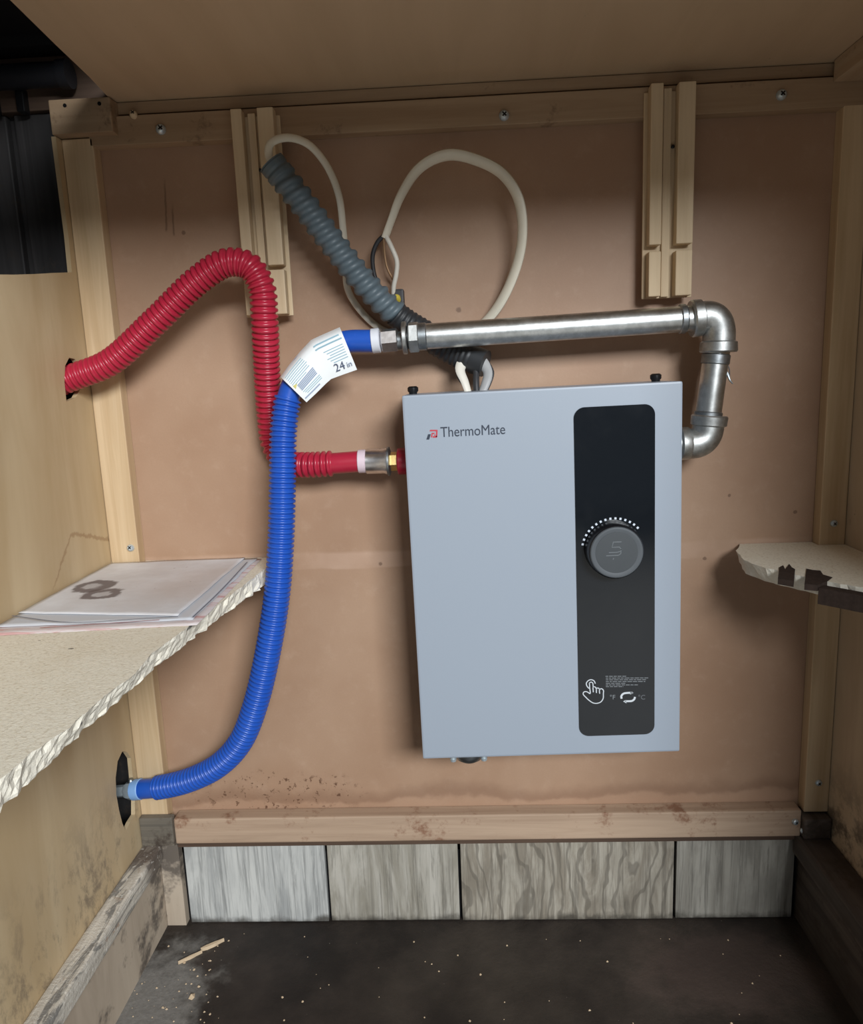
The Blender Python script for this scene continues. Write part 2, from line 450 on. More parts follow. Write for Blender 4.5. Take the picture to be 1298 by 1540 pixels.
def box_vf(x0, x1, y0, y1, z0, z1):
    v = [(x, y, z) for z in (z0, z1) for y in (y0, y1) for x in (x0, x1)]
    return v, [(0, 2, 3, 1), (4, 5, 7, 6), (0, 1, 5, 4), (2, 6, 7, 3), (0, 4, 6, 2), (1, 3, 7, 5)]
def box(name, x0, x1, y0, y1, z0, z1, mat, parent=None, bevel=0.0, loc=None, kind=None):
    v, f = box_vf(x0, x1, y0, y1, z0, z1)
    return mk(name, v, f, mat, parent, loc, bevel=bevel, kind=kind)

def catmull(pts, step):
    pts = [Vector(p) for p in pts]
    P = [pts[0] * 2 - pts[1]] + pts + [pts[-1] * 2 - pts[-2]]
    dense = []
    for i in range(1, len(P) - 2):
        p0, p1, p2, p3 = P[i - 1:i + 3]
        d1 = max((p1 - p0).length, 1e-6) ** .5; d2 = max((p2 - p1).length, 1e-6) ** .5; d3 = max((p3 - p2).length, 1e-6) ** .5
        m1 = (p1 - p0) / d1 - (p2 - p0) / (d1 + d2) + (p2 - p1) / d2
        m2 = (p2 - p1) / d2 - (p3 - p1) / (d2 + d3) + (p3 - p2) / d3
        m1 *= d2; m2 *= d2
        for k in range(24):
            t = k / 24
            dense.append(p1 * (2*t**3 - 3*t**2 + 1) + m1 * (t**3 - 2*t**2 + t) + p2 * (-2*t**3 + 3*t**2) + m2 * (t**3 - t**2))
    dense.append(pts[-1])
    L = [0.0]
    for a, b in zip(dense, dense[1:]): L.append(L[-1] + (b - a).length)
    n = max(2, int(round(L[-1] / step))); out = []; j = 0
    for i in range(n + 1):
        s = L[-1] * i / n
        while j < len(L) - 2 and L[j + 1] < s: j += 1
        t = (s - L[j]) / max(L[j + 1] - L[j], 1e-9)
        out.append(dense[j].lerp(dense[j + 1], min(max(t, 0), 1)))
    return out, L[-1]
def sweep_vf(path, rad, segs=20, flat=1.0, caps=True):
    """tube round a path; rad(i, s, theta) gives the radius; flat squashes it along world y"""
    n = len(path); V = []; F = []; s = 0.0
    B = None
    for i, p in enumerate(path):
        t = (path[min(i + 1, n - 1)] - path[max(i - 1, 0)]).normalized()
        if i: s += (p - path[i - 1]).length
        if B is None:
            ref = Vector((0, 1, 0)) if abs(t.y) < .9 else Vector((1, 0, 0))
            B = (ref - t * ref.dot(t)).normalized()
        else:
            B = (B - t * B.dot(t)).normalized()
        A = t.cross(B)
        for k in range(segs):
            th = 2 * math.pi * k / segs
            r = rad(i, s, th)
            V.append(p + A * (r * math.cos(th)) + B * (r * flat * math.sin(th)))
    for i in range(n - 1):
        for k in range(segs):
            a = i * segs + k; b = i * segs + (k + 1) % segs
            F.append((a, b, b + segs, a + segs))
    if caps:
        F.append(tuple(range(segs))[::-1]); F.append(tuple(range((n - 1) * segs, n * segs)))
    return V, F
def tube(name, pts, r, mat, parent=None, loc=None, step=.004, segs=14, flat=1.0, straight=False):
    if straight: path = [Vector(pts[0]).lerp(Vector(pts[1]), i / 4) for i in range(5)]
    else: path, _ = catmull(pts, step)
    V, F = sweep_vf(path, (lambda i, s, th: r) if not callable(r) else r, segs, flat)
    return mk(name, V, F, mat, parent, loc, smooth='auto')
def lathe_vf(c, axis, prof, segs=28):
    """revolve prof [(along, radius)] round axis from c"""
    c = Vector(c); a = Vector(axis).normalized()
    u = a.orthogonal().normalized(); w = a.cross(u)
    V = []; F = []
    for (h, r) in prof:
        for k in range(segs):
            th = 2 * math.pi * (k + .5) / segs
            V.append(c + a * h + u * (r * math.cos(th)) + w * (r * math.sin(th)))
    for i in range(len(prof) - 1):
        for k in range(segs):
            q = i * segs + k; b = i * segs + (k + 1) % segs
            F.append((q, b, b + segs, q + segs))
    F.append(tuple(range(segs))[::-1]); F.append(tuple(range((len(prof) - 1) * segs, len(prof) * segs)))
    return V, F
def lathe(name, c, axis, prof, mat, parent=None, loc=None, segs=28):
    V, F = lathe_vf(c, axis, prof, segs)
    return mk(name, V, F, mat, parent, loc, smooth='auto')
def poly_plate(name, loops, thick, frame, mat, parent=None, loc=None, kind=None):
    """flat plate with holes: loops in 2D, frame = (origin, u, w); extruded along u x w both ways by thick/2"""
    cu = bpy.data.curves.new('plate_outline', 'CURVE'); cu.dimensions = '2D'; cu.fill_mode = 'BOTH'; cu.extrude = thick / 2
    for lp in loops:
        sp = cu.splines.new('POLY'); sp.points.add(len(lp) - 1); sp.use_cyclic_u = True
        for p, (a, b) in zip(sp.points, lp): p.co = (a, b, 0, 1)
    ob = bpy.data.objects.new('plate_outline', cu); COL.objects.link(ob)
    dg = bpy.context.evaluated_depsgraph_get(); dg.update()
    me = bpy.data.meshes.new_from_object(ob.evaluated_get(dg))
    o_, u, w = (Vector(x) for x in frame); nrm = u.cross(w)
    V = [o_ + u * v.co.x + w * v.co.y + nrm * v.co.z for v in me.vertices]
    F = [tuple(p.vertices) for p in me.polygons]
    bpy.data.objects.remove(ob); bpy.data.curves.remove(cu); bpy.data.meshes.remove(me)
    return mk(name, V, F, mat, parent, loc, kind=kind)
def text_mesh(name, body, size, frame, mat, parent, width=None, shear=0.0, thick=.00015):
    cu = bpy.data.curves.new('lettering', 'FONT'); cu.body = body; cu.size = size; cu.shear = shear; cu.extrude = thick; cu.offset = 0.0
    ob = bpy.data.objects.new('lettering', cu); COL.objects.link(ob)
    dg = bpy.context.evaluated_depsgraph_get(); dg.update()
    me = bpy.data.meshes.new_from_object(ob.evaluated_get(dg))
    xs = [v.co.x for v in me.vertices]
    k = width / (max(xs) - min(xs)) if width else 1.0
    o_, u, w = (Vector(x) for x in frame); nrm = u.cross(w)
    V = [o_ + u * ((v.co.x - min(xs)) * k) + w * v.co.y + nrm * v.co.z for v in me.vertices]
    F = [tuple(p.vertices) for p in me.polygons]
    bpy.data.objects.remove(ob); bpy.data.curves.remove(cu); bpy.data.meshes.remove(me)
    return mk(name, V, F, mat, parent)
def ribbon_vf(pts, width, nrm, lift=0.0, closed=False):
    """flat stroke of given width along pts"""
    pts = [Vector(p) for p in pts]; nrm = Vector(nrm); V = []; F = []; n = len(pts)
    for i, p in enumerate(pts):
        a = pts[(i - 1) % n] if (closed or i) else p
        b = pts[(i + 1) % n] if (closed or i < n - 1) else p
        t = (b - a).normalized(); sd = t.cross(nrm).normalized() * (width / 2)
        V += [p + sd + nrm * lift, p - sd + nrm * lift]
    for i in range(n if closed else n - 1):
        j = (i + 1) % n
        F.append((2*i, 2*i + 1, 2*j + 1, 2*j))
    return V, F
def join_vf(parts):
    V = []; F = []
    for v, f in parts:
        k = len(V); V += list(v); F += [tuple(i + k for i in q) for q in f]
    return V, F
def screw(parent, pos, nrm, r=.0048, mat='zinc', length=.003, tilt=(0, 0, 0)):
    a = (Vector(nrm) + Vector(tilt)).normalized()
    V, F = lathe_vf(Vector(pos) - a * .002, a, [(0, r * .9), (.002, r), (.002 + length * .6, r * .92), (.002 + length, r * .55)], 14)
    u = a.orthogonal().normalized(); w = a.cross(u); parts = [(V, F)]
    o = mk('screw', V, F, mat, parent, smooth='auto')
    c = Vector(pos) + a * (length + .0001)
    s1 = ribbon_vf([c - u * r * .5, c + u * r * .5], r * .28, a, .0002)
    s2 = ribbon_vf([c - w * r * .5, c + w * r * .5], r * .28, a, .0003)
    V, F = join_vf([s1, s2])
    ORG[o.name] = ORG[parent.name]
    mk('cross_slot', V, F, 'black_metal', o)
    return o

# ------------------------------------------------------------------ the cabinet
XL, XR, ZC, YF = -.430, .445, 1.022, -.56
FL = -.017                                  # front of the posts and top rail
wall_back = box('wall_back', XL - .012, XR + .018, 0, .008, .10, ZC + .02, 'hardboard', kind='structure')

# left wall with its cut-outs (2D frame: a = -y, b = z)
hz = PX(60, 412, XL).z
strip = -PX(90, 300, XL).y if PX(90, 300, XL).y < 0 else .012
strip = max(.012, min(strip, .03)) - .002
outer = [(0, 0)]
hA, hB = PX(5, 412, XL), PX(88, 410, XL)
def hz_at(a): return hB.z + (hA.z - hB.z) * min(1.6, (a + hB.y) / (hB.y - hA.y))
outer += [(-YF, 0), (-YF, hz_at(-YF))]
for i in range(1, 14):
    a = -YF + (strip + YF) * i / 14
    outer.append((a, hz_at(a) + random.uniform(-.001, .001)))
outer += [(strip, hz_at(strip)), (strip - .002, hz + .05), (strip, .985), (0, .985)]
def px_loop(pts):
    out = []
    for p in pts:
        q = PX(p[0], p[1], XL); out.append((-q.y, q.z))
    return out
blue_hole = px_loop([(184, 1130), (191, 1131), (197, 1140), (199, 1160), (201, 1185), (203, 1205), (203, 1225), (196, 1236), (189, 1250), (184, 1238), (179, 1218), (175, 1195), (174, 1170), (177, 1145)])
blue_hole = [(max(a, .006), b) for a, b in blue_hole]
red_hole = px_loop([(100, 604), (97, 575), (98, 550), (104, 538), (113, 540), (120, 552), (123, 580), (114, 598)])
red_hole = [(max(a, .006), b) for a, b in red_hole]
poly_plate('wall_left', [outer, blue_hole, red_hole], .005, ((XL - .0025, 0, 0), (0, -1, 0), (0, 0, 1)), 'ply_left', kind='structure')
box('wall_right', XR, XR + .018, YF, 0, 0, ZC + .02, 'ply_right', kind='structure')
floor = box('floor', -.94, XR + .018, YF, .008, -.02, 0, 'floor', kind='structure')
box('floor_room', -3, 3, -5, YF - .001, -.36, -.32, 'room_floor', kind='structure')
e0, e1 = PZ(15, 0, ZC), PZ(165, 150, ZC)
poly_plate('ceiling', [[(e1.x - .002, .008), (XR + .018, .008), (XR + .018, YF), (e0.x + .01, YF), (e0.x, e0.y), (-.357, -.15), (-.362, -.08)]], .018,
           ((0, 0, ZC + .009), (1, 0, 0), (0, 1, 0)), 'ply_ceiling', kind='structure')
# front frame of the cabinet, unseen, added to shade the back wall
box('trim_12', .438, XR + .018, YF - .018, YF, 0, 1.009, 'pine', kind='structure')
box('trim_1', XL - .6, XR + .018, YF - .018, YF, 1.010, ZC + .05, 'pine_x', kind='structure')

# posts
zr0 = .1285
pr_ = PY(138, 200, FL).x
trim_post_left = box('trim_2', XL + .0005, pr_, FL, 0, zr0, .985, 'pine', bevel=.0012, kind='structure')
pl_ = PY(1243, 620, FL).x
trim_post_right = box('trim_3', pl_, XR - .0005, FL, 0, .158, .978, 'pine', bevel=.0012, kind='structure')
# top rail on the back wall, and the thin strip above it
z0 = PY(660, 196, FL).z; z1 = PY(660, 152, FL).z
top_rail = box('trim_4', pr_ - .004, XR - .0005, FL, 0, .976, 1.006, 'pine_x', bevel=.0012, kind='structure')
box('trim_5', pr_ - .004, XR - .0005, -.011, 0, 1.009, ZC - .001, 'pine_x', kind='structure')
# rail along the right wall under the ceiling
xr_ = PZ(1232, 110, 1.0).x
box('trim_6', .402, XR - .0005, YF, FL - .001, 1.000, ZC - .0005, 'pine_y', bevel=.001, kind='structure')
# bottom rail
zt, zb = PY(700, 1226, -.022).z, PY(700, 1264, -.022).z
rail_x0 = PY(262, 1235, -.02).x
bottom_rail = box('trim_7', rail_x0, PY(1205, 1235, -.022).x, -.022, 0, zb, zt, 'rail_x', bevel=.002, kind='structure')
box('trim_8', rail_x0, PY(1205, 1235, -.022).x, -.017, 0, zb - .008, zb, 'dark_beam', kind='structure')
# side rails at the foot of the cabinet
zr = .128
lx = (PZ(246, 1266, zr).x + PZ(71, 1540, zr).x) / 2
rail_left = box('trim_9', XL + .0005, lx, YF, -.022, zr - .024, zr, 'rail_dirty', bevel=.003, kind='structure')
box('trim_10', XR - .040, XR - .0005, YF, -.012, zr - .028, zr, 'rail_black', bevel=.003, kind='structure')
sk = PZ(232, 1430, 0).x
box('wall_skirt_left', XL + .0005, sk, YF, 0, 0, zr - .0245, 'skirt', kind='structure')
box('wall_skirt_right', XR - .028, XR - .0005, YF, 0, 0, zr - .0285, 'rail_black', kind='structure')
tile_x0 = PY(278, 1330, -.008).x
box('trim_11', sk + .0005, tile_x0 - .002, -.012, 0, 0, zb - .0085, 'skirt', kind='structure')
# kickboard of weathered panels
kick = box('baseboard_back', XL - .01, XR + .017, 0, .010, 0, .112, 'black_void', kind='structure')
edges = [PY(x, 1330, -.008).x for x in (282, 493, 692, 1015)] + [PY(1196, 1320, -.008).x]
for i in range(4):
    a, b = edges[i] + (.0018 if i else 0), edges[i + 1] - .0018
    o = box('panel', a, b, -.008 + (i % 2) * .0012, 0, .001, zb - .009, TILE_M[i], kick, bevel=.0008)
# screws
for q, t in (((242, 195), (.25, 0, .2)), ((758, 174), (.05, 0, .1)), ((1175, 143), (0, 0, .1))):
    screw(top_rail, PY(*q, FL - .001), (0, -1, 0), .0056, 'zinc', .0045, t)
screw(top_rail, PY(201, 173, FL - .001), (0, -1, 0), .0042, 'pine_pale', .005, (.2, 0, .3))
for q in ((1254, 787), (1231, 1177)):
    screw(trim_post_right, PY(*q, FL), (0, -1, 0), .0042, 'zinc', .003)
screw(trim_post_left, PY(197, 824, FL), (0, -1, 0), .0045, 'zinc', .004, (0, 0, .3))
for q in ((1196, 1236), (1208, 1249), (1217, 1247)):
    p = PY(*q, -.023)
    screw(bottom_rail, p, (0, -1, 0), .0040, 'zinc', .003, (random.uniform(-.4, .4), 0, random.uniform(0, .5)))

# mouldy block in the bottom left corner
bl = thing('corner_block', (-.412, -.012, .128), 'small mouldy dark wood block in the corner below the blue hose end', 'wood block')
p0, p1 = PY(229, 1228, -.026), PY(264, 1257, -.026)
mk('block', *box_vf(XL + .001, rail_x0, -.027, FL + .0002, zr, p0.z - .002), 'mould_block', bl, bevel=.0015)
mk('nail_head', *lathe_vf(((XL + p1.x) / 2 + .003, -.0255, (zr + p0.z) / 2 + .004), (0, -1, 0), [(0, .003), (.0012, .0028)], 10), 'black_metal', bl)
# mouldy block in the right corner
br = thing('corner_block', (.425, -.012, .128), 'blackened wet wood block in the corner beside the bottom rail end', 'wood block')
mk('block', *box_vf(PY(1208, 1235, -.026).x, XR - .001, -.030, 0, zr, .156), 'rail_black', br, bevel=.003)

# ------------------------------------------------------------------ the neighbouring compartment seen through the cut-out
gx = PY(27, 270, .002).x
nb = [(-.80, -.650), (-.646, gx - .005), (gx + .004, -.437)]
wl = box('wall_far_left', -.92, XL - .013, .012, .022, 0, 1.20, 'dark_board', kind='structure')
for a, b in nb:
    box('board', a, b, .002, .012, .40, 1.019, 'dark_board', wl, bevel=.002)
box('wall_outer_left', -.94, -.92, YF, .022, 0, 1.20, 'ply_right', kind='structure')
box('wall_front_left_blocker', -.94, XL - .013, YF - .018, YF, 0, 1.20, 'ply_right', kind='structure')  # unseen front panel, added so no light enters the neighbouring compartment
basin = thing('sink_basin', (-.65, -.25, 1.085), 'black underside of a basin beyond the edge of the plywood ceiling', 'basin')
V, F = [], []
bx0, bx1, by0, by1 = -.92, -.30, YF, .012
mk('basin_underside', *box_vf(bx0, bx1, by0, by1, 1.085, 1.14), 'black_void', basin, bevel=.01)
rim = box_vf(bx0, bx1, -.030, .010, 1.075, 1.086)
mk('basin_rim', *rim, 'black_void', basin)
b0, b1 = PY(2, 140, .0), PY(143, 120, .0)
beam = thing('back_beam', (-.6, 0, 1.02), 'dark brown timber beam in the shadow above the black boards', 'beam')
mk('beam', *box_vf(-.92, b1.x + .02, -.006, .0115, 1.0195, 1.074), 'dark_beam', beam, bevel=.002)
c = PY(20, 152, -.008)
for dx in (-.02, .012):
    mk('clip', *box_vf(c.x + dx - .005, c.x + dx + .004, -.016, -.005, c.z - .014, c.z + .01), 'black_metal', beam, bevel=.001)
t0, t1 = PY(-60, 112, -.035), PY(92, 104, -.035)
tr = thing('drain_tray', (t0.x, -.035, t0.z - .012), 'blue-black plastic tube lying along the dark beam under the basin', 'tube')
tp = [Vector((t0.x - .12, -.022, t1.z + .001)), Vector((t1.x, -.022, t1.z))]
tube('tube', tp, .0125, 'tray', tr, straight=True, segs=20)
tube('end_cap', [tp[1] - Vector((.008, 0, 0)), tp[1] + Vector((.003, 0, 0))], .0145, 'tray', tr, straight=True, segs=20)
# cleat on top of the left post
cl0, cl1 = PY(72, 152, -.030), PY(168, 180, -.030)
ct = thing('corner_cleat', (cl0.x, -.015, cl1.z), 'short brown wood cleat on top of the left pine post', 'wood block')
mk('cleat', *box_vf(cl0.x, cl1.x, -.030, -.0005, .986, PY(110, 148, -.03).z), 'pine_x', ct, bevel=.0015)
for dx in (.018, .056):
    mk('nail_head', *lathe_vf((cl0.x + dx, -.0295, PY(110, 158, -.03).z), (0, -1, 0), [(0, .0022), (.001, .002)], 10), 'black_metal', ct)

# ------------------------------------------------------------------ drawer guide blocks on the back wall
def guide(px_top, px_bot, groove, strips, label):
    """px_top/bot: (left, right, y); strips in fractions of the width"""
    yb, yf = -.020, -.034
    tl, tr_ = PY(px_top[0], px_top[2], yf), PY(px_top[1], px_top[2], yf)
    bl_, br_ = PY(px_bot[0], px_bot[2], yf), PY(px_bot[1], px_bot[2], yf)
    x0, x1 = (tl.x + bl_.x) / 2, (tr_.x + br_.x) / 2
    zt_, zb_ = (tl.z + tr_.z) / 2, (bl_.z + br_.z) / 2
    zg0, zg1 = PY((px_bot[0] + px_bot[1]) / 2, groove[0], yf).z, PY((px_bot[0] + px_bot[1]) / 2, groove[1], yf).z
    g = thing('drawer_guide', ((x0 + x1) / 2, -.01, zb_), label, 'drawer guide')
    w = x1 - x0
    # back board: lower behind the top rail, so it stands on the wall and laps the rail front
    mk('back_board', *box_vf(x0 - .004, x1 + .004, yb, FL - .0003, zb_ - .001, zt_ - .004), 'pine_pale', g, bevel=.001)
    mk('packing_strip', *box_vf(x0 + .006, x1 - .006, FL - .0003, -.0003, zb_ + .002, .974), 'pine', g)
    for a, b in strips:
        mk('strip', *box_vf(x0 + w * a, x0 + w * b, yf, yb, zg0, zt_), 'pine_pale', g, bevel=.0012)
        mk('strip', *box_vf(x0 + w * a, x0 + w * b, yf, yb, zb_, zg1), 'pine_pale', g, bevel=.0012)
    mk('centre_strip', *box_vf(x0 + w * .34, x0 + w * .52, yb - .004, yb, zb_, zt_ - .002), 'pine_pale', g, bevel=.001)
    screw(g, (x0 + w * .56, yb - .0045, zt_ - .06), (0, -1, 0), .002, 'black_metal', .001)
    return g
guide((344, 410, 162), (372, 432, 473), (399, 406), ((0, .26), (.62, 1)), 'pale grooved wood drawer guide that the red hose bends over')
guide((980, 1050, 123), (975, 1038, 445), (367, 377), ((0, .28), (.62, 1)), 'pale grooved wood drawer guide hanging above the galvanized pipe elbow')

# ------------------------------------------------------------------ shelves
def slab(name, layers, tail, n_edge, mats, parent=None, loc=None):
    """layers: [(edge points, z)] from top to bottom, each closed by the same tail points"""
    L_ = [([(p[0], p[1], z) for p in e] + [(p[0], p[1], z) for p in tail]) for e, z in layers]
    n = len(L_[0]); V = [v for l in L_ for v in l]; k = len(L_) - 1
    F = [tuple(range(n)), tuple(range(k * n, k * n + n))[::-1]]; fm = [0, 0]
    for r in range(k):
        for i in range(n):
            j = (i + 1) % n; F.append((r * n + i, r * n + j, r * n + n + j, r * n + n + i)); fm.append(1 if i < n_edge else 0)
    return mk(name, V, F, None, parent, loc, mats=mats, fmat=fm)
ZS = .502
topx = [(394, 859), (298, 932), (228, 982), (199, 1018), (159, 1045), (99, 1098), (50, 1131), (0, 1171)]
botx = [(394, 883), (331, 929), (228, 1008), (159, 1071), (109, 1114), (50, 1171), (0, 1220)]
def edge_curve(px, z, n, jit, seed):
    w = [PZ(x, y, z) for x, y in px]
    w = [Vector((w[0].x + .004, -.001, z))] + w + [Vector((w[-1].x - .004, YF + .02, z))]
    ys = [-.001 + (YF + .021) * i / n for i in range(n + 1)]; out = []
    for k, y in enumerate(ys):
        for a, b in zip(w, w[1:]):
            if a.y >= y >= b.y or b is w[-1]:
                t = (y - a.y) / (b.y - a.y) if abs(b.y - a.y) > 1e-6 else 0
                x = a.x + (b.x - a.x) * min(max(t, 0), 1); break
        j = mnoise.noise((y * 90, seed, 0)) * jit + mnoise.noise((y * 340, seed, 3)) * jit * .6
        out.append((x + j, y))
    return out
N = 130
top_e = edge_curve(topx, ZS, N, .0016, 1.3); bot_e = edge_curve(botx, ZS - .018, N, .0042, 5.1)
def blend(a, b, t, jit, seed): return [(p[0] + (q[0] - p[0]) * t + mnoise.noise((p[1] * 170, seed, t * 9)) * jit, p[1]) for p, q in zip(a, b)]
lt = [(XL + .0008, YF + .02), (XL + .0008, -.001)]
shelf = thing('broken_shelf', (-.34, -.25, ZS - .018), 'pale chipboard shelf with a ragged broken edge, carrying stained papers', 'shelf')
post_notch = [(XL + .0008, FL - .001), (pr_ + .001, FL - .001), (pr_ + .001, -.001)]
slab('board', [(top_e, ZS)] + [(blend(top_e, bot_e, t, .0030, t * 31), ZS - .018 * t) for t in (.15, .4, .65, .88)] + [(bot_e, ZS - .018)],
     [lt[0]] + post_notch, N, ['particle', 'particle_edge'], shelf)
# cleat below the shelf on the wall
mk('cleat', *box_vf(XL + .0008, XL + .018, -.50, FL - .002, ZS - .040, ZS - .0185), 'pine_y', shelf, bevel=.001)

# right shelf remnant
tpx = [(1108, 828), (1118, 842), (1145, 852), (1170, 858), (1205, 866), (1250, 876), (1298, 884)]
ZR = .5015
tw = [PZ(x, y, ZR) for x, y in tpx]
tw = [(PY(1112, 819, 0).x, -.001)] + [(p.x, min(p.y, -.002)) for p in tw]
dx_ = tw[-1][0] - tw[-2][0]; dy_ = tw[-1][1] - tw[-2][1]
ex = []
for k in range(1, 7): ex.append((min(tw[-1][0] + dx_ * k * .55, XR - .03), tw[-1][1] + dy_ * k * .9))
raw = tw + ex
def subdiv(pts, m, jit, seed):
    out = []
    for (a, b) in zip(pts, pts[1:]):
        for k in range(m):
            t = k / m; x = a[0] + (b[0] - a[0]) * t; y = a[1] + (b[1] - a[1]) * t
            out.append((x + mnoise.noise((x * 300, y * 300, seed)) * jit, min(y + mnoise.noise((x * 280, y * 310, seed + 4)) * jit, -.001)))
    out.append(pts[-1]); return out
re_t = subdiv(raw, 4, .0025, 2.0); re_b = subdiv([(x + .004, y) for x, y in raw], 4, .0035, 8.0)
endy = raw[-1][1]
rnotch = [(XR - .0008, endy), (XR - .0008, FL - .001), (pl_ - .001, FL - .001), (pl_ - .001, -.001)]
rs = thing('shelf_remnant', (.40, -.1, ZR - .018), 'torn remnant of a chipboard shelf on the right wall with dark split edge', 'shelf')
slab('board', [(re_t, ZR), (blend(re_t, re_b, .5, .002, 4.0), ZR - .008), (re_b, ZR - .016)], rnotch, len(re_t) - 1, ['particle', 'particle_edge'], rs)
# dark scorched splits along its edge
def split_patch(px_pts, zq, name='dark_split'):
    V = []; top = [PZ(x, y, zq + .0006) for x, y in px_pts]
    n = len(top)
    V = list(top) + [p - Vector((0, 0, .006)) for p in top]
    F = [tuple(range(n)), tuple(range(n, 2 * n))[::-1]] + [(i, (i + 1) % n, n + (i + 1) % n, n + i) for i in range(n)]
    return mk(name, V, F, 'burnt', rs)
split_patch([(1170, 870), (1172, 853), (1178, 850), (1181, 856), (1187, 848), (1191, 853), (1196, 856), (1194, 874)], ZR)
split_patch([(1210, 878), (1213, 855), (1222, 857), (1234, 858), (1238, 864), (1252, 868), (1244, 874), (1230, 880)], ZR)
def hang(a, b, h, name):
    """dark broken strip hanging below the shelf front"""
    m = 14; V = []
    for k in range(m + 1):
        t = k / m; p = a.lerp(b, t)
        j = mnoise.noise((t * 9, 2, 1)) * .0015
        V += [p + Vector((0, j, 0)), p + Vector((0, j, -h + mnoise.noise((t * 14, 7, 1)) * .002)),
              p + Vector((.008, .010 + j, 0)), p + Vector((.008, .010 + j, -h))]
    F = []
    for k in range(m):
        q = 4 * k
        F += [(q, q + 1, q + 5, q + 4), (q + 2, q + 6, q + 7, q + 3), (q, q + 4, q + 6, q + 2), (q + 1, q + 3, q + 7, q + 5)]
    F += [(0, 2, 3, 1), (4 * m, 4 * m + 1, 4 * m + 3, 4 * m + 2)]
    return mk(name, V, F, 'burnt', rs)
ha, hb = PZ(1231, 884, ZR - .002), PZ(1345, 905, ZR - .002)
hang(ha, hb, .016, 'dark_split')

# ------------------------------------------------------------------ papers on the left shelf
def sheet(name, quad, z, n, mat, label, seed, amp=.0008, jit=0.0):
    base = Vector((XL + .002, -.33, z))
    V = []; F = []
    for i in range(n + 1):
        for j in range(n + 1):
            u, v = i / n, j / n
            p = (quad[0].lerp(quad[1], u)).lerp(quad[3].lerp(quad[2], u), v)
            h = (mnoise.noise((u * 3, v * 3, seed)) + .6) * amp
            bj = mnoise.noise((u * 9, v * 9, seed + 9)) * jit
            V.append((max(p.x + bj, XL + .0015), p.y + bj, z + max(h, 0)))
    for i in range(n):
        for j in range(n):
            a = i * (n + 1) + j; F.append((a, a + 1, a + n + 2, a + n + 1))
    m = len(V); V += [(x, y, zz - .0003) for x, y, zz in V]
    F2 = [tuple(k + m for k in f[::-1]) for f in F]
    rim_ = [j for j in range(n + 1)] + [i * (n + 1) + n for i in range(1, n + 1)] + [n * (n + 1) + j for j in range(n - 1, -1, -1)] + [i * (n + 1) for i in range(n - 1, 0, -1)]
    FR = [(rim_[k], rim_[(k + 1) % len(rim_)], m + rim_[(k + 1) % len(rim_)], m + rim_[k]) for k in range(len(rim_))]
    t = thing(name, base, label, 'paper', 'stained papers on the broken shelf')
    o = mk('page', V, F + F2 + FR, mat, t, smooth=True)
    return t
zp = ZS + .0006
MAT['paper'] = m_paper(Vector((XL + .002, -.33, zp)))
Q = lambda x, y: PZ(x, y, zp)
farL, farR = Vector((XL + .002, FL - .003, zp)), Vector((Q(385, 842).x, -.012, zp))
sheet('paper_sheet', [Vector((XL + .002, Q(0, 950).y - .012, zp)), Q(296, 940), farR + Vector((.006, 0, 0)), farL], zp, 24, 'paper_red',
      'lowest paper sheet on the broken shelf, its reddish edge showing', 3.0, .0004, .002)
sheet('paper_sheet', [Vector((XL + .002, Q(0, 943).y - .004, zp)), Q(290, 934), farR + Vector((.001, 0, 0)), farL], zp + .0012, 24, 'paper_under',
      'plain middle paper sheet peeping out below the stained top sheet', 5.0, .0004, .0015)
top_sheet = sheet('paper_sheet', [Vector((XL + .002, Q(15, 928).y + .004, zp)), Q(268, 930), farR - Vector((.014, 0, 0)), farL + Vector((0, 0, 0))], zp + .0024, 28, 'paper',
      'top paper sheet with two dark brown ring stains', 8.0, .0006, .0012)
def ink(parent, pts, w, mat, name='printed_line', z=ZS + .0052):
    P_ = [PZ(x, y, z) for x, y in pts]
    path, _ = catmull(P_, .006)
    V, F = ribbon_vf(path, w, (0, 0, 1), 0)
    mk(name, V, F, mat, parent)

# ------------------------------------------------------------------ water heater
HT = -.0137
hb_l, hb_r = PY(636, 1140, -.10), PY(1022, 1132, -.10)
hbase = (hb_l + hb_r) / 2; hbase.y = -.05
HROT = Matrix.Rotation(HT, 3, 'Y'); HINV = HROT.inverted()
def H(px, py, Y):
    """pixel on plane y=Y to the heater's own upright frame"""
    p = PY(px, py, Y); return hbase + HINV @ (p - hbase)
heater = thing('water_heater', hbase, 'silver grey wall-mounted tankless water heater with black glass control panel', 'water heater', rot=(0, HT, 0))
c4 = [H(604, 595, -.10), H(1028, 573, -.10), H(1022, 1132, -.10), H(636, 1140, -.10)]
hx0 = (c4[0].x + c4[3].x) / 2; hx1 = (c4[1].x + c4[2].x) / 2; hzt = (c4[0].z + c4[1].z) / 2; hzb = (c4[2].z + c4[3].z) / 2
YH = -.10
mk('cover', *box_vf(hx0, hx1, YH, -.012, hzb, hzt), 'paint', heater, bevel=.0022)
mk('back_plate', *box_vf(hx0 + .006, hx1 - .006, -.012, -.0022, hzb + .006, hzt - .006), 'steel_dark', heater)
def rrect(x0, x1, z0, z1, r, n=8):
    pts = []
    for cx, cz, a0 in ((x1 - r, z1 - r, 0), (x0 + r, z1 - r, 90), (x0 + r, z0 + r, 180), (x1 - r, z0 + r, 270)):
        for k in range(n + 1):
            a = math.radians(a0 + 90 * k / n); pts.append((cx + r * math.cos(a), cz + r * math.sin(a)))
    return pts
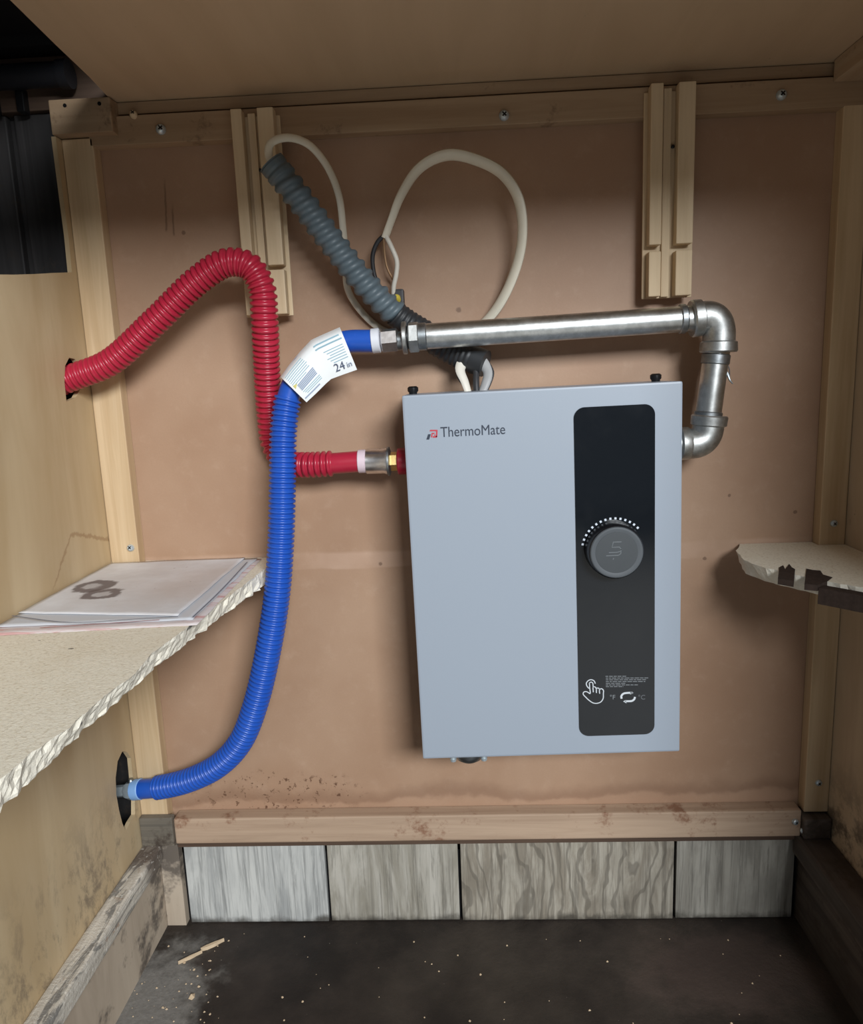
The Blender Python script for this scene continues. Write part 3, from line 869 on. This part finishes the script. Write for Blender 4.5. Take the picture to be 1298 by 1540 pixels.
def plate_y(name, outline, y0, y1, mat, parent, bevel=0.0):
    n = len(outline)
    V = [(x, y0, z) for x, z in outline] + [(x, y1, z) for x, z in outline]
    F = [tuple(range(n)), tuple(range(n, 2 * n))[::-1]] + [(i, (i + 1) % n, n + (i + 1) % n, n + i) for i in range(n)]
    return mk(name, V, F, mat, parent, bevel=bevel)
ga, gb = H(864, 610, YH), H(984, 1105, YH)
gx0 = (H(864, 660, YH).x + H(870, 1060, YH).x) / 2; gx1 = (H(986, 660, YH).x + H(983, 1060, YH).x) / 2
gz1 = H(925, 610, YH).z; gz0 = H(925, 1105, YH).z
YG = YH - .0012
panel = plate_y('glass_panel', rrect(gx0, gx1, gz0, gz1, .011), YG, YH + .0004, 'black_glass', heater)
# knob
kc = H(922, 825, YG)
kd = H(925, 829, YG)
knob = lathe('knob', (kc.x, YG + .0002, kc.z), (0, -1, 0), [(0, .0298), (.003, .0304), (.0155, .0290), (.0175, .0276), (.0185, .0262)], 'knob_side', heater, segs=56)
lathe('knob_rim', (kc.x, YG - .0184, kc.z), (0, -1, 0), [(0, .0275), (.0011, .0266), (.0014, .0248), (.0004, .0218)], 'knob_rim', knob, segs=56)
lathe('knob_face', (kc.x, YG - .0184, kc.z), (0, -1, 0), [(0, .0222), (.0007, .0219), (.00075, .0200)], 'knob_face', knob, segs=56)
yk = YG - .0184 - .0009
def kpt(dx, dz): return Vector((kc.x + dx * .0275, yk, kc.z + dz * .0275))
marks = [[(-.12, .44), (-.18, .22), (.10, .22), (.16, .14), (.16, .10)], [(-.30, .02), (.02, .02), (.16, .06), (.17, .14)],
         [(-.40, -.10), (.06, -.10), (.15, -.04), (.16, .04)], [(-.12, -.2), (-.14, -.26)], [(-.1, .42), (.18, .42)]]
V, F = join_vf([ribbon_vf([kpt(*q) for q in m], .0010, (0, -1, 0)) for m in marks])
mk('emblem', V, F, 'knob_mark', knob)
# ring of indicator lights
for i in range(15):
    a = math.radians(168 - i * (168 - 42) / 14)
    r = .0338
    c = Vector((kc.x + .001 + r * math.cos(a), YG - .0003, kc.z - .001 + r * math.sin(a)))
    tdir = Vector((-math.sin(a), 0, math.cos(a))); rd = Vector((math.cos(a), 0, math.sin(a)))
    hw, hh = .0022, .00115
    q = [c - tdir * hw * .5 - rd * hh, c + tdir * hw * .5 - rd * hh, c + tdir * hw * .5 + rd * hh, c - tdir * hw * .5 + rd * hh]
    V = [p for p in q] + [p + Vector((0, .0004, 0)) for p in q]
    F = [(0, 1, 2, 3), (7, 6, 5, 4), (0, 4, 5, 1), (1, 5, 6, 2), (2, 6, 7, 3), (3, 7, 4, 0)]
    mk('indicator_light', V, F, 'led', heater)
# printed marks on the glass
yp = YG - .00015
def G(zx, zy):      # position read in the enlarged control-panel view
    return H(860 + zx / 9.271, 1000 + zy / 9.275, YG)
def gpath(pts): return [Vector((G(*p).x, yp, G(*p).z)) for p in pts]
hand = [(245, 330), (215, 300), (202, 260), (225, 222), (268, 205), (310, 222), (328, 260)]
arc1 = [gpath(hand)]
arc1 += [gpath([(238, 390), (205, 372), (170, 376), (158, 404), (200, 455), (250, 500), (300, 530), (345, 535), (400, 518), (436, 470), (440, 400), (440, 352), (412, 330), (388, 345), (388, 400)])]
arc1 += [gpath([(388, 345), (376, 325), (350, 322), (343, 345), (343, 390)]), gpath([(343, 345), (330, 310), (300, 305), (300, 380)]),
         gpath([(245, 250), (268, 238), (290, 250), (298, 310)]), gpath([(245, 250), (250, 320), (255, 400), (238, 390)])]
V, F = join_vf([ribbon_vf(catmull(p, .0008)[0], .0011, (0, -1, 0)) for p in arc1])
mk('touch_symbol', V, F, 'print_white', heater)
ar = [gpath([(695, 470), (690, 435), (720, 400), (770, 390), (845, 388)]), gpath([(880, 445), (872, 475), (840, 500), (780, 505), (735, 505)])]
parts = [ribbon_vf(catmull(p, .0008)[0], .0022, (0, -1, 0)) for p in ar]
for tri in ([(815, 372), (860, 388), (815, 412)], [(760, 488), (715, 507), (760, 535)]):
    parts.append((gpath(tri), [(0, 1, 2)]))
V, F = join_vf(parts); mk('cycle_symbol', V, F, 'print_white', heater)
lines = [(470, 160, 770), (480, 180, 1070), (470, 205, 720), (790, 222, 1040), (480, 232, 1020), (470, 260, 740), (480, 278, 930), (480, 300, 720)]
lines = [(470, 158, 770), (475, 183, 1070), (475, 207, 1040), (475, 232, 1025), (475, 256, 745), (475, 279, 925), (475, 302, 720)]
random.seed(3)
parts = []
for x0, y, x1 in lines:
    x = x0
    while x < x1:
        wlen = random.uniform(28, 70); e = min(x + wlen, x1)
        k = -14 * (x - 475) / 600
        parts.append(ribbon_vf(gpath([(x, y + k * .2), (e, y + k * .2)]), .0008, (0, -1, 0)))
        x = e + 12
V, F = join_vf(parts); mk('fine_print', V, F, 'print_grey', heater)
fpos, cpos = G(545, 480), G(965, 480)
text_mesh('fahrenheit_mark', '°F', .0075, ((fpos.x - .001, yp, fpos.z), (1, 0, 0), (0, 0, 1)), 'print_grey', heater)
text_mesh('celsius_mark', '°C', .0075, ((cpos.x - .003, yp, cpos.z), (1, 0, 0), (0, 0, 1)), 'print_dim', heater)
# brand lettering
la, lb = H(663, 657, YH), H(760, 654, YH)
yl = YH - .00025
text_mesh('brand_lettering', 'ThermoMate', .0152, ((la.x, yl, la.z - .0002), (1, 0, 0), (0, 0, 1)), 'print_navy', heater, width=lb.x - la.x)
def LG(zx, zy):
    p = H(620 + zx / 7.21, 620 + zy / 7.21, YH); return Vector((p.x, yl, p.z))
red = [[(195, 190), (275, 190), (275, 206), (187, 206)], [(258, 206), (275, 206), (272, 268), (255, 268)], [(212, 222), (244, 222), (241, 236), (208, 236)], [(208, 236), (222, 236), (218, 272), (203, 272)],
       [(225, 258), (272, 255), (268, 275), (222, 276)], [(240, 240), (250, 240), (248, 254), (238, 254)]]
V, F = join_vf([([LG(*q) for q in s], [(0, 1, 2, 3)]) for s in red]); mk('brand_mark', V, F, 'print_red', heater)
V = [LG(*q) for q in [(172, 238), (202, 238), (184, 296), (153, 296)]]; mk('brand_slash', V, [(0, 1, 2, 3)], 'print_navy', heater)
# fixings on top and cable entry below
for q in ((621, 592), (988, 571)):
    p = H(q[0], q[1], -.06)
    lathe('mounting_screw', (p.x, -.055, hzt - .002), (0, 0, 1), [(0, .0045), (.0035, .0045), (.0055, .006), (.009, .006), (.0105, .004)], 'black_metal', heater, segs=16)
gl = H(706, 1141, -.07)
lathe('cable_gland', (gl.x, -.072, hzb + .001), (0, 0, -1), [(0, .017), (.010, .017), (.015, .015), (.019, .009)], 'steel_dark', heater, segs=24)
for q in ((682, 1147), (728, 1141)):
    p = H(q[0], q[1], -.085)
    lathe('gland_screw', (p.x, -.085, hzb + .001), (0, 0, -1), [(0, .0028), (.009, .0030), (.0092, .0040), (.0125, .0034)], 'zinc', heater, segs=12)
pr_port = H(1030, 662, -.05); pl_port = H(602, 695, -.05)

# ------------------------------------------------------------------ galvanized pipe run
YP = -.058
pipe = thing('galvanized_pipe', PY(1060, 690, YP), 'galvanized steel pipe run with two elbows joining the water heater to the blue hose', 'pipe')
r_p = .0136
pA = PY(640, 506, YP); pB = PY(1028, 480, YP)
tube('long_nipple', [pA, pB + (pB - pA).normalized() * .012], r_p, 'galv', pipe, straight=True, segs=32)
def elbow(name, a, corner, b, r, parent, bands):
    a, corner, b = Vector(a), Vector(corner), Vector(b)
    path = []
    da, db = (a - corner), (b - corner)
    k = .80
    s0, s1 = corner + da * k, corner + db * k
    path.append(a)
    for i in range(17):
        t = i / 16; path.append(s0 * (1 - t)**2 + corner * (2 * t * (1 - t)) + s1 * t**2)
    path.append(b)
    path = [p for p in path]
    V, F = sweep_vf(path, lambda i, s, th: r, 28)
    e = mk(name, V, F, 'galv_cast', parent, smooth='auto')
    ta, tb = (a - s0).normalized(), (b - s1).normalized()
    if 'a' in bands:
        lathe('collar', a - ta * .003, ta, [(0, r), (.0015, r + .0024), (.0105, r + .0028), (.012, r + .0016)], 'galv_cast', e, segs=32)
    if 'b' in bands:
        lathe('collar', b - tb * .003, tb, [(0, r), (.0015, r + .0024), (.0105, r + .0028), (.012, r + .0016)], 'galv_cast', e, segs=32)
    return e
e1a, e1b = PY(1052, 478, YP), PY(1081, 517, YP)
elbow('elbow', e1a, PY(1083, 474, YP), e1b, .0168, pipe, 'ab')
lathe('thread_band', PY(1021, 480, YP), (pB - pA), [(0, r_p + .0005), (.001, r_p + .0018), (.006, r_p + .0018), (.0075, r_p + .0005)], 'steel_dark', pipe, segs=32)
n0, n1 = PY(1079, 520, YP), PY(1063, 640, YP)
tube('short_nipple', [n0, n1], r_p, 'galv', pipe, straight=True, segs=32)
lathe('thread_band', n0.lerp(n1, .10), (n1 - n0), [(0, r_p), (.001, r_p + .0012), (.010, r_p + .0012), (.011, r_p)], 'steel_dark', pipe, segs=32)
lathe('thread_band', n0.lerp(n1, .82), (n1 - n0), [(0, r_p), (.001, r_p + .0012), (.008, r_p + .0012), (.009, r_p)], 'steel_dark', pipe, segs=32)
e2a, e2b = PY(1066, 637, YP), PY(1034, 667, YP)
elbow('elbow', e2a, PY(1062, 668, YP), e2b + Vector((-.003, 0, 0)), .0165, pipe, 'a')
lathe('inlet_stub', e2b + Vector((.002, 0, 0)), (-1, 0, 0), [(0, .0165), (.002, .0180), (.010, .0180), (.012, .0150), (.0145, .0150)], 'galv_cast', pipe, segs=32)
# sealing fibre sticking out beside the short nipple
fb = [PY(1087, 552, YP), PY(1094, 562, YP - .004), PY(1098, 572, YP - .006), PY(1102, 577, YP - .006)]
tube('thread_seal_strand', fb, lambda i, s, th: max(.0003, .0022 - s * .07), 'steel_dark', pipe, step=.002, segs=6)
fb = [PY(1092, 540, YP), PY(1097, 556, YP - .003), PY(1097, 570, YP - .006)]
tube('thread_seal_strand', fb, lambda i, s, th: .0006, 'wire_black', pipe, step=.002, segs=6)
# reducing bushing at the left end
ax = (pA - pB).normalized()
bpt = lambda x: PY(x, 506 + (640 - x) * .068, YP)
lathe('thread_band', bpt(642), ax, [(0, r_p), (.001, r_p + .001), (.009, r_p + .001), (.010, r_p - .002)], 'steel_dark', pipe, segs=32)
lathe('bushing_hex', bpt(630), ax, [(0, .0155), (.0012, .0168), (.0098, .0168), (.011, .0155)], 'galv_cast', pipe, segs=6)
lathe('bushing_neck', bpt(617), ax, [(0, .0125), (.0045, .0125)], 'black_metal', pipe, segs=24)
lathe('bushing_flange', bpt(612), ax, [(0, .0165), (.0008, .0175), (.0042, .0175), (.005, .0165)], 'galv_cast', pipe, segs=32)

# ------------------------------------------------------------------ hoses
def corr(path_pts, pitch, r_in, r_out, smooth_start=0.0, smooth_end=0.0, r_cuff=None, fade=.003):
    path, L = catmull(path_pts, pitch / 9)
    n = len(path); rc = r_cuff or r_in
    def rad(i, s, th):
        s = L * i / (n - 1)
        if s < smooth_start or s > L - smooth_end: return rc
        u = (s % pitch) / pitch
        w = .5 - .5 * math.cos(2 * math.pi * u)
        w = min(1.0, w * 1.35)
        return r_in + (r_out - r_in) * w
    return path, rad
def tip(px, Y): return PY(px[0], px[1], Y)

# red hose
rs_ = PX(109, 568, XL)
red_pts = [Vector((XL - .035, rs_.y - .004, rs_.z - .012)), Vector((XL + .004, rs_.y - .002, rs_.z + .001)),
           PY(165, 545, -.060), PY(235, 482, -.068), PY(300, 420, -.074), PY(342, 395, -.077), PY(374, 400, -.077),
           PY(393, 430, -.074), PY(398, 480, -.068), PY(401, 550, -.050), PY(405, 620, -.034), PY(413, 672, -.028),
           PY(433, 696, -.036), PY(462, 699, -.046), PY(500, 697, -.050), PY(540, 694, -.050)]
red = thing('red_hose', PX(109, 568, XL), 'red corrugated water hose arching from the left wall to the heater', 'hose')
pth, rad = corr(red_pts, .0066, .0118, .0148, 0, .030, .0120)
V, F = sweep_vf(pth, rad, 22); mk('corrugated_tube', V, F, 'red', red, smooth=True)
rp = lambda x: PY(x, 694, -.050)
lathe('end_ring', rp(539), (1, 0, 0), [(0, .0125), (.0006, .0132), (.008, .0132), (.0088, .0125)], 'pink_plastic', red)
nut = lathe('coupling_nut', rp(550), (1, 0, -.01), [(0, .0125), (.001, .0142), (.021, .0142), (.023, .0152), (.026, .0152)], 'chrome', red, segs=12)
lathe('nut_flange', rp(582), (1, 0, 0), [(0, .0140), (.0010, .0165), (.003, .0165), (.0045, .0120)], 'steel_dark', red, segs=32)
lathe('brass_adapter', rp(586), (1, 0, 0), [(0, .0108), (.0085, .0108), (.0088, .0095), (.0125, .0095)], 'brass', red, segs=6)
px_end = H(604, 694, -.05).x + .004
lathe('inlet_washer', Vector((rp(597).x + .0008, -.050, rp(597).z)), (1, 0, 0), [(0, .0140), (.001, .0150), (px_end - rp(597).x, .0150)], 'red', red, segs=28)

# blue hose
bs = PX(200, 1188, XL)
ys = min(bs.y, -.030)
bpt0 = lambda x, y, yy: PY(x, y, yy)
blue_pts = [PY(209, 1187, -.032), PY(240, 1184, -.036), PY(285, 1173, -.046), PY(330, 1150, -.056), PY(362, 1115, -.063), PY(384, 1060, -.069),
            PY(403, 980, -.074), PY(417, 890, -.076), PY(423, 800, -.075), PY(425, 710, -.073), PY(427, 640, -.070), PY(436, 590, -.067),
            PY(458, 549, -.063), PY(490, 523, -.059), PY(522, 514, -.056), PY(562, 513, YP)]
blue = thing('blue_hose', PY(209, 1187, -.032), 'blue corrugated water hose with white label running from left wall to pipe', 'hose')
pth, rad = corr(blue_pts, .0056, .0123, .0150, .026, .124, .0122)
V, F = sweep_vf(pth, rad, 22); mk('corrugated_tube', V, F, 'blue', blue, smooth=True)
d0 = (Vector(blue_pts[0]) - Vector(blue_pts[1])).normalized()
lathe('end_ring', Vector(blue_pts[0]) + d0 * -.004, d0, [(0, .0123), (.0008, .0130), (.011, .0130), (.0118, .0122)], 'blue_pale', blue)
lathe('hose_barb', Vector(blue_pts[0]) + d0 * .0075, d0, [(0, .0125), (.006, .0120), (.010, .0100), (.0101, .0075), (.034, .0075)], 'zinc', blue, segs=8)
lathe('barb_clip', Vector(blue_pts[0]) + d0 * .010 + Vector((0, 0, .0085)), (0, 0, 1), [(0, .0045), (.005, .0045), (.007, .003)], 'steel_dark', blue, segs=8)
bx = lambda x: PY(x, 513, YP)
axb = (bpt(612) - bx(560)).normalized()
lathe('end_ring', bx(559), axb, [(0, .0122), (.0006, .0132), (.0085, .0132), (.0092, .0122)], 'white_plastic', blue)
lathe('coupling_nut', bx(573), axb, [(0, .0105), (.0014, .0128), (.0175, .0128), (.019, .0105)], 'chrome', blue, segs=6)
lathe('nut_neck', bx(597), axb, [(0, .0100), (.009, .0100)], 'steel_dark', blue, segs=24)
# label wrapped over the bend
up_e = [(422, 567), (433, 551), (450, 530), (468, 511), (490, 501), (511, 492)]
lo_e = [(461, 605), (475, 592), (490, 577), (498, 570), (517, 563), (537, 556)]
def polyat(pts, s):
    d = [0]
    for a, b in zip(pts, pts[1:]): d.append(d[-1] + math.hypot(b[0] - a[0], b[1] - a[1]))
    q = s * d[-1]
    for i in range(len(pts) - 1):
        if q <= d[i + 1] + 1e-9:
            t = (q - d[i]) / (d[i + 1] - d[i]); return (pts[i][0] + (pts[i + 1][0] - pts[i][0]) * t, pts[i][1] + (pts[i + 1][1] - pts[i][1]) * t)
    return pts[-1]
def lab(s, t, lift=0.0):
    a, b = polyat(up_e, s), polyat(lo_e, s)
    px, py = a[0] + (b[0] - a[0]) * t, a[1] + (b[1] - a[1]) * t
    yc = -.067 + (.067 - .056) * s            # hose centre depth along the label
    # section: wraps over the hose top, stands off flat below it
    q = (t - .40) / .40
    bulge = math.sqrt(max(0.0, 1 - min(1, abs(q)) ** 5)) if q < 0 else 1 - .25 * min(1, q * .66) ** 2
    return PY(px, py, yc - .0168 * bulge - lift)
NS, NTT = 20, 14
V = [lab(i / NS, j / NTT) for i in range(NS + 1) for j in range(NTT + 1)]
F = []
for i in range(NS):
    for j in range(NTT):
        a = i * (NTT + 1) + j; F.append((a, a + 1, a + NTT + 2, a + NTT + 1))
m = len(V); V2 = [v + Vector((0, .0003, 0)) for v in V]
tag = mk('label_tag', V + V2, F + [tuple(k + m for k in f[::-1]) for f in F], 'label', blue, smooth=True)
def lab_line(s0, s1, t0_, t1_, w=.0008, brk=None):
    n = 8; pts = [lab(s0 + (s1 - s0) * k / n, t0_ + (t1_ - t0_) * k / n, .0004) for k in range(n + 1)]
    return ribbon_vf(pts, w, (0, -1, 0))
random.seed(5)
tl = []
for k in range(7): tl.append(lab_line(.03, random.uniform(.30, .40), .12 + k * .055, .12 + k * .055, .0007))
V, F = join_vf(tl); mk('print_lines', V, F, 'label_ink', tag)
tl = [lab_line(.08, .42, .52 + k * .04, .50 + k * .04, .0012) for k in range(5)]
V, F = join_vf(tl); mk('print_block', V, F, 'label_ink_slate', tag)
tl = [lab_line(.08 + k * .02, .44, .74 + k * .045, .74 + k * .045, .0007) for k in range(3)]
V, F = join_vf(tl); mk('print_lines', V, F, 'label_ink', tag)
V, F = join_vf([lab_line(.03, .36, .90, .90, .0014)]); mk('print_heading', V, F, 'label_ink_slate', tag)
tl = [lab_line(.58, .95, .16, .14, .0016), lab_line(.58, .97, .25, .23, .0016)]
V, F = join_vf(tl); mk('print_heading', V, F, 'label_ink', tag)
tl = [lab_line(.66 + .03 * (k % 3), .95, .38 + k * .06, .36 + k * .06, .0008) for k in range(6)]
V, F = join_vf(tl); mk('print_lines', V, F, 'label_ink', tag)
V = [lab(.03, .42, .0006), lab(.10, .47, .0006), lab(.03, .54, .0006)]
mk('warning_triangle', V, [(0, 1, 2)], 'label_yellow', tag)
o_ = lab(.68, .89, .0014); u_ = (lab(.98, .88, .0012) - o_).normalized(); w_ = lab(.78, .62, .0012) - o_
w_ = (w_ - u_ * w_.dot(u_)).normalized()
text_mesh('length_mark', '24', .0120, (o_, u_, w_), 'label_ink_dark', tag)
o2 = o_ + u_ * .0140 + Vector((0, -.0006, 0))
text_mesh('length_unit', 'in', .0085, (o2, u_, w_), 'label_ink_slate', tag)

# ------------------------------------------------------------------ grey conduit and white cable
cpts = [PY(409, 246, -.072), PY(450, 298, -.066), PY(500, 365, -.056), PY(552, 430, -.044), PY(602, 478, -.030), PY(640, 503, -.022), PY(680, 527, -.023), PY(712, 541, -.029)]
cond = thing('grey_conduit', PY(712, 541, -.031), 'grey ribbed flexible conduit slanting behind the galvanized pipe', 'conduit')
path, L = catmull(cpts, .0013)
nn = len(path); pit = .0128
def crad(i, s, th):
    s = L * i / (nn - 1)
    if s < .016: return .0142 if s < .007 else (.0132 if s < .010 else .0146)
    k = math.sin(2 * math.pi * s / pit - th)
    return .0136 + .0016 * max(-1, min(1, k * 1.4))
cut = int(nn * .66)
V, F = sweep_vf(path[:cut], crad, 24); mk('ribbed_tube', V, F, 'conduit', cond, smooth=True)
def crad2(i, s, th):
    return .0142 + .0012 * min(1, s / .05) + .0006 * math.sin(2 * math.pi * s / .006)
V, F = sweep_vf(path[cut - 1:] + [PY(730, 547, -.034)], crad2, 24); mk('rubber_sleeve', V, F, 'conduit_black', cond, smooth='auto')
# hollow mouth of the conduit
d = (path[0] - path[3]).normalized()
lathe('conduit_mouth', path[0] + d * .0001, d, [(0, .0142), (.0012, .0142), (.0013, .0112), (.0002, .0108)], 'conduit', cond, segs=28)
# short leads from the sleeve down into the heater top
zt_h = .697
def lead(pts, r, mat, flat=1.0):
    return tube('lead', pts, r, mat, cond, step=.003, segs=10, flat=flat)
lead([PY(714, 545, -.036), PY(716, 560, -.040), PY(716, 575, -.046), PY(717, 592, -.05)], .0036, 'wire_black')
lead([PY(701, 536, -.030), PY(692, 555, -.040), PY(699, 574, -.046), PY(705, 592, -.05)], lambda i, s, th: .0068 - s * .06, 'wire_white', .5)
lead([PY(722, 540, -.034), PY(734, 559, -.040), PY(731, 575, -.046), PY(724, 592, -.05)], lambda i, s, th: .0066 - s * .05, 'wire_grey', .5)
lead([PY(735, 545, -.036), PY(742, 560, -.042), PY(738, 576, -.046), PY(730, 592, -.05)], .0011, 'wire_black')
lead([PY(684, 552, -.034), PY(690, 570, -.044), PY(702, 586, -.05)], .0010, 'wire_black')

kx = [PY(420, 262, -.071), PY(404, 234, -.073), PY(407, 216, -.072), PY(430, 207, -.068), PY(462, 216, -.060), PY(490, 247, -.050), PY(509, 292, -.040), PY(516, 345, -.028),
      PY(520, 395, -.017), PY(523, 435, -.012), PY(543, 468, -.008), PY(572, 494, -.004), PY(610, 507, -.003), PY(660, 508, -.003), PY(710, 498, -.008),
      PY(741, 472, -.016), PY(770, 420, -.027), PY(785, 360, -.036), PY(780, 300, -.042), PY(756, 262, -.045), PY(715, 240, -.046), PY(672, 233, -.045), PY(632, 252, -.041),
      PY(604, 292, -.035), PY(589, 330, -.028), PY(579, 358, -.024)]
cable = thing('power_cable', PY(543, 468, -.008), 'cream white power cable looping on the back wall and out of the conduit', 'cable')
path, L = catmull(kx, .004)
nk = len(path)
def krad(i, s, th):
    f = i / nk
    return .0043 + (.0024 * min(1, max(0, (f - .45) * 8)) * (1 if f < .85 else max(.2, (1 - f) / .15)))
V, F = sweep_vf(path, krad, 14, flat=.62); mk('sheath', V, F, 'cable', cable, smooth='auto')
tube('wire', [PY(580, 352, -.024), PY(568, 364, -.022), PY(561, 382, -.020), PY(561, 402, -.018), PY(566, 425, -.016)], .0025, 'wire_black', cable, step=.003, segs=10)
tube('wire', [PY(580, 354, -.025), PY(589, 372, -.027), PY(597, 393, -.026), PY(596, 412, -.024), PY(592, 432, -.020), PY(592, 448, -.016)], .0027, 'wire_white', cable, step=.003, segs=10)
tube('wire', [PY(577, 356, -.024), PY(578, 378, -.020), PY(582, 402, -.018), PY(592, 422, -.015)], .0013, 'copper', cable, step=.003, segs=8)
cn = PY(600, 448, -.012)
mk('wire_connector', *box_vf(cn.x - .007, cn.x + .006, -.020, -.003, cn.z - .010, cn.z + .009), 'wire_black', cable, bevel=.002)
cy_ = PY(597, 451, -.022)
lathe('yellow_nut', cy_ + Vector((0, .004, 0)), (0, -1, .5), [(0, .0046), (.006, .0040), (.008, .0025)], 'yellow', cable, segs=10)

# ------------------------------------------------------------------ debris on the floor
random.seed(11)
def splinter(pa, pb, w, label):
    a, b = PZ(pa[0], pa[1], .002), PZ(pb[0], pb[1], .002)
    t = thing('wood_splinter', (a + b) / 2 - Vector((0, 0, .002)), label, 'splinter', 'wood splinters on the dirty floor')
    d_ = b - a; sd = d_.cross(Vector((0, 0, 1))).normalized(); V = []
    n = 8
    for i in range(n + 1):
        s = i / n; ww = w * (.25 + .75 * math.sin(math.pi * min(.97, s + .06))) * random.uniform(.7, 1.1); c = a + d_ * s
        V += [c + sd * ww - Vector((0, 0, .002)), c - sd * ww - Vector((0, 0, .002)), c - sd * ww * .5 + Vector((0, 0, .002)), c + sd * ww * .6 + Vector((0, 0, .0016))]
    F = [(0, 1, 2, 3), tuple(4 * n + k for k in (3, 2, 1, 0))]
    for i in range(n):
        for k in range(4):
            q = 4 * i + k; r_ = 4 * i + (k + 1) % 4; F.append((q, r_, r_ + 4, q + 4))
    mk('sliver', V, F, 'debris', t)
splinter((302, 1428), (337, 1413), .0035, 'longer pale wood splinter on the dirty floor under the leftmost panel')
splinter((268, 1448), (304, 1431), .0016, 'thin pale wood splinter end to end with the longer one')
V, F = [], []
for k in range(90):
    if k < 50: px, py = random.uniform(190, 330), random.uniform(1420, 1540)
    else: px, py = random.uniform(300, 1180), random.uniform(1400, 1540)
    c = PZ(px, py, 0); r = random.uniform(.0006, .0022) * (1.6 if k in (3, 9) else 1)
    if k == 3: c = PZ(288, 1500, 0); r = .006
    m0 = len(V)
    for q in range(5):
        a = 2 * math.pi * q / 5; V.append(c + Vector((math.cos(a) * r * random.uniform(.6, 1.2), math.sin(a) * r * random.uniform(.6, 1.2), -.0002)))
    V.append(c + Vector((0, 0, r * .8)))
    F += [(m0 + q, m0 + (q + 1) % 5, m0 + 5) for q in range(5)] + [tuple(range(m0, m0 + 5))[::-1]]
o = mk('crumbs', V, F, 'debris', None, (0, 0, 0))
props(o, 'pale crumbs and grit scattered over the dark dirty floor', 'grit', kind='stuff')

# thin printed border lines on the papers
ink(top_sheet, [(18, 926), (110, 936), (200, 931), (268, 927)], .0016, 'ink_blue')
ink(top_sheet, [(290, 928), (330, 890), (372, 845)], .0014, 'ink_blue')
ink(top_sheet, [(60, 944), (120, 940), (180, 936), (240, 932)], .0012, 'ink_red', z=ZS + .003)
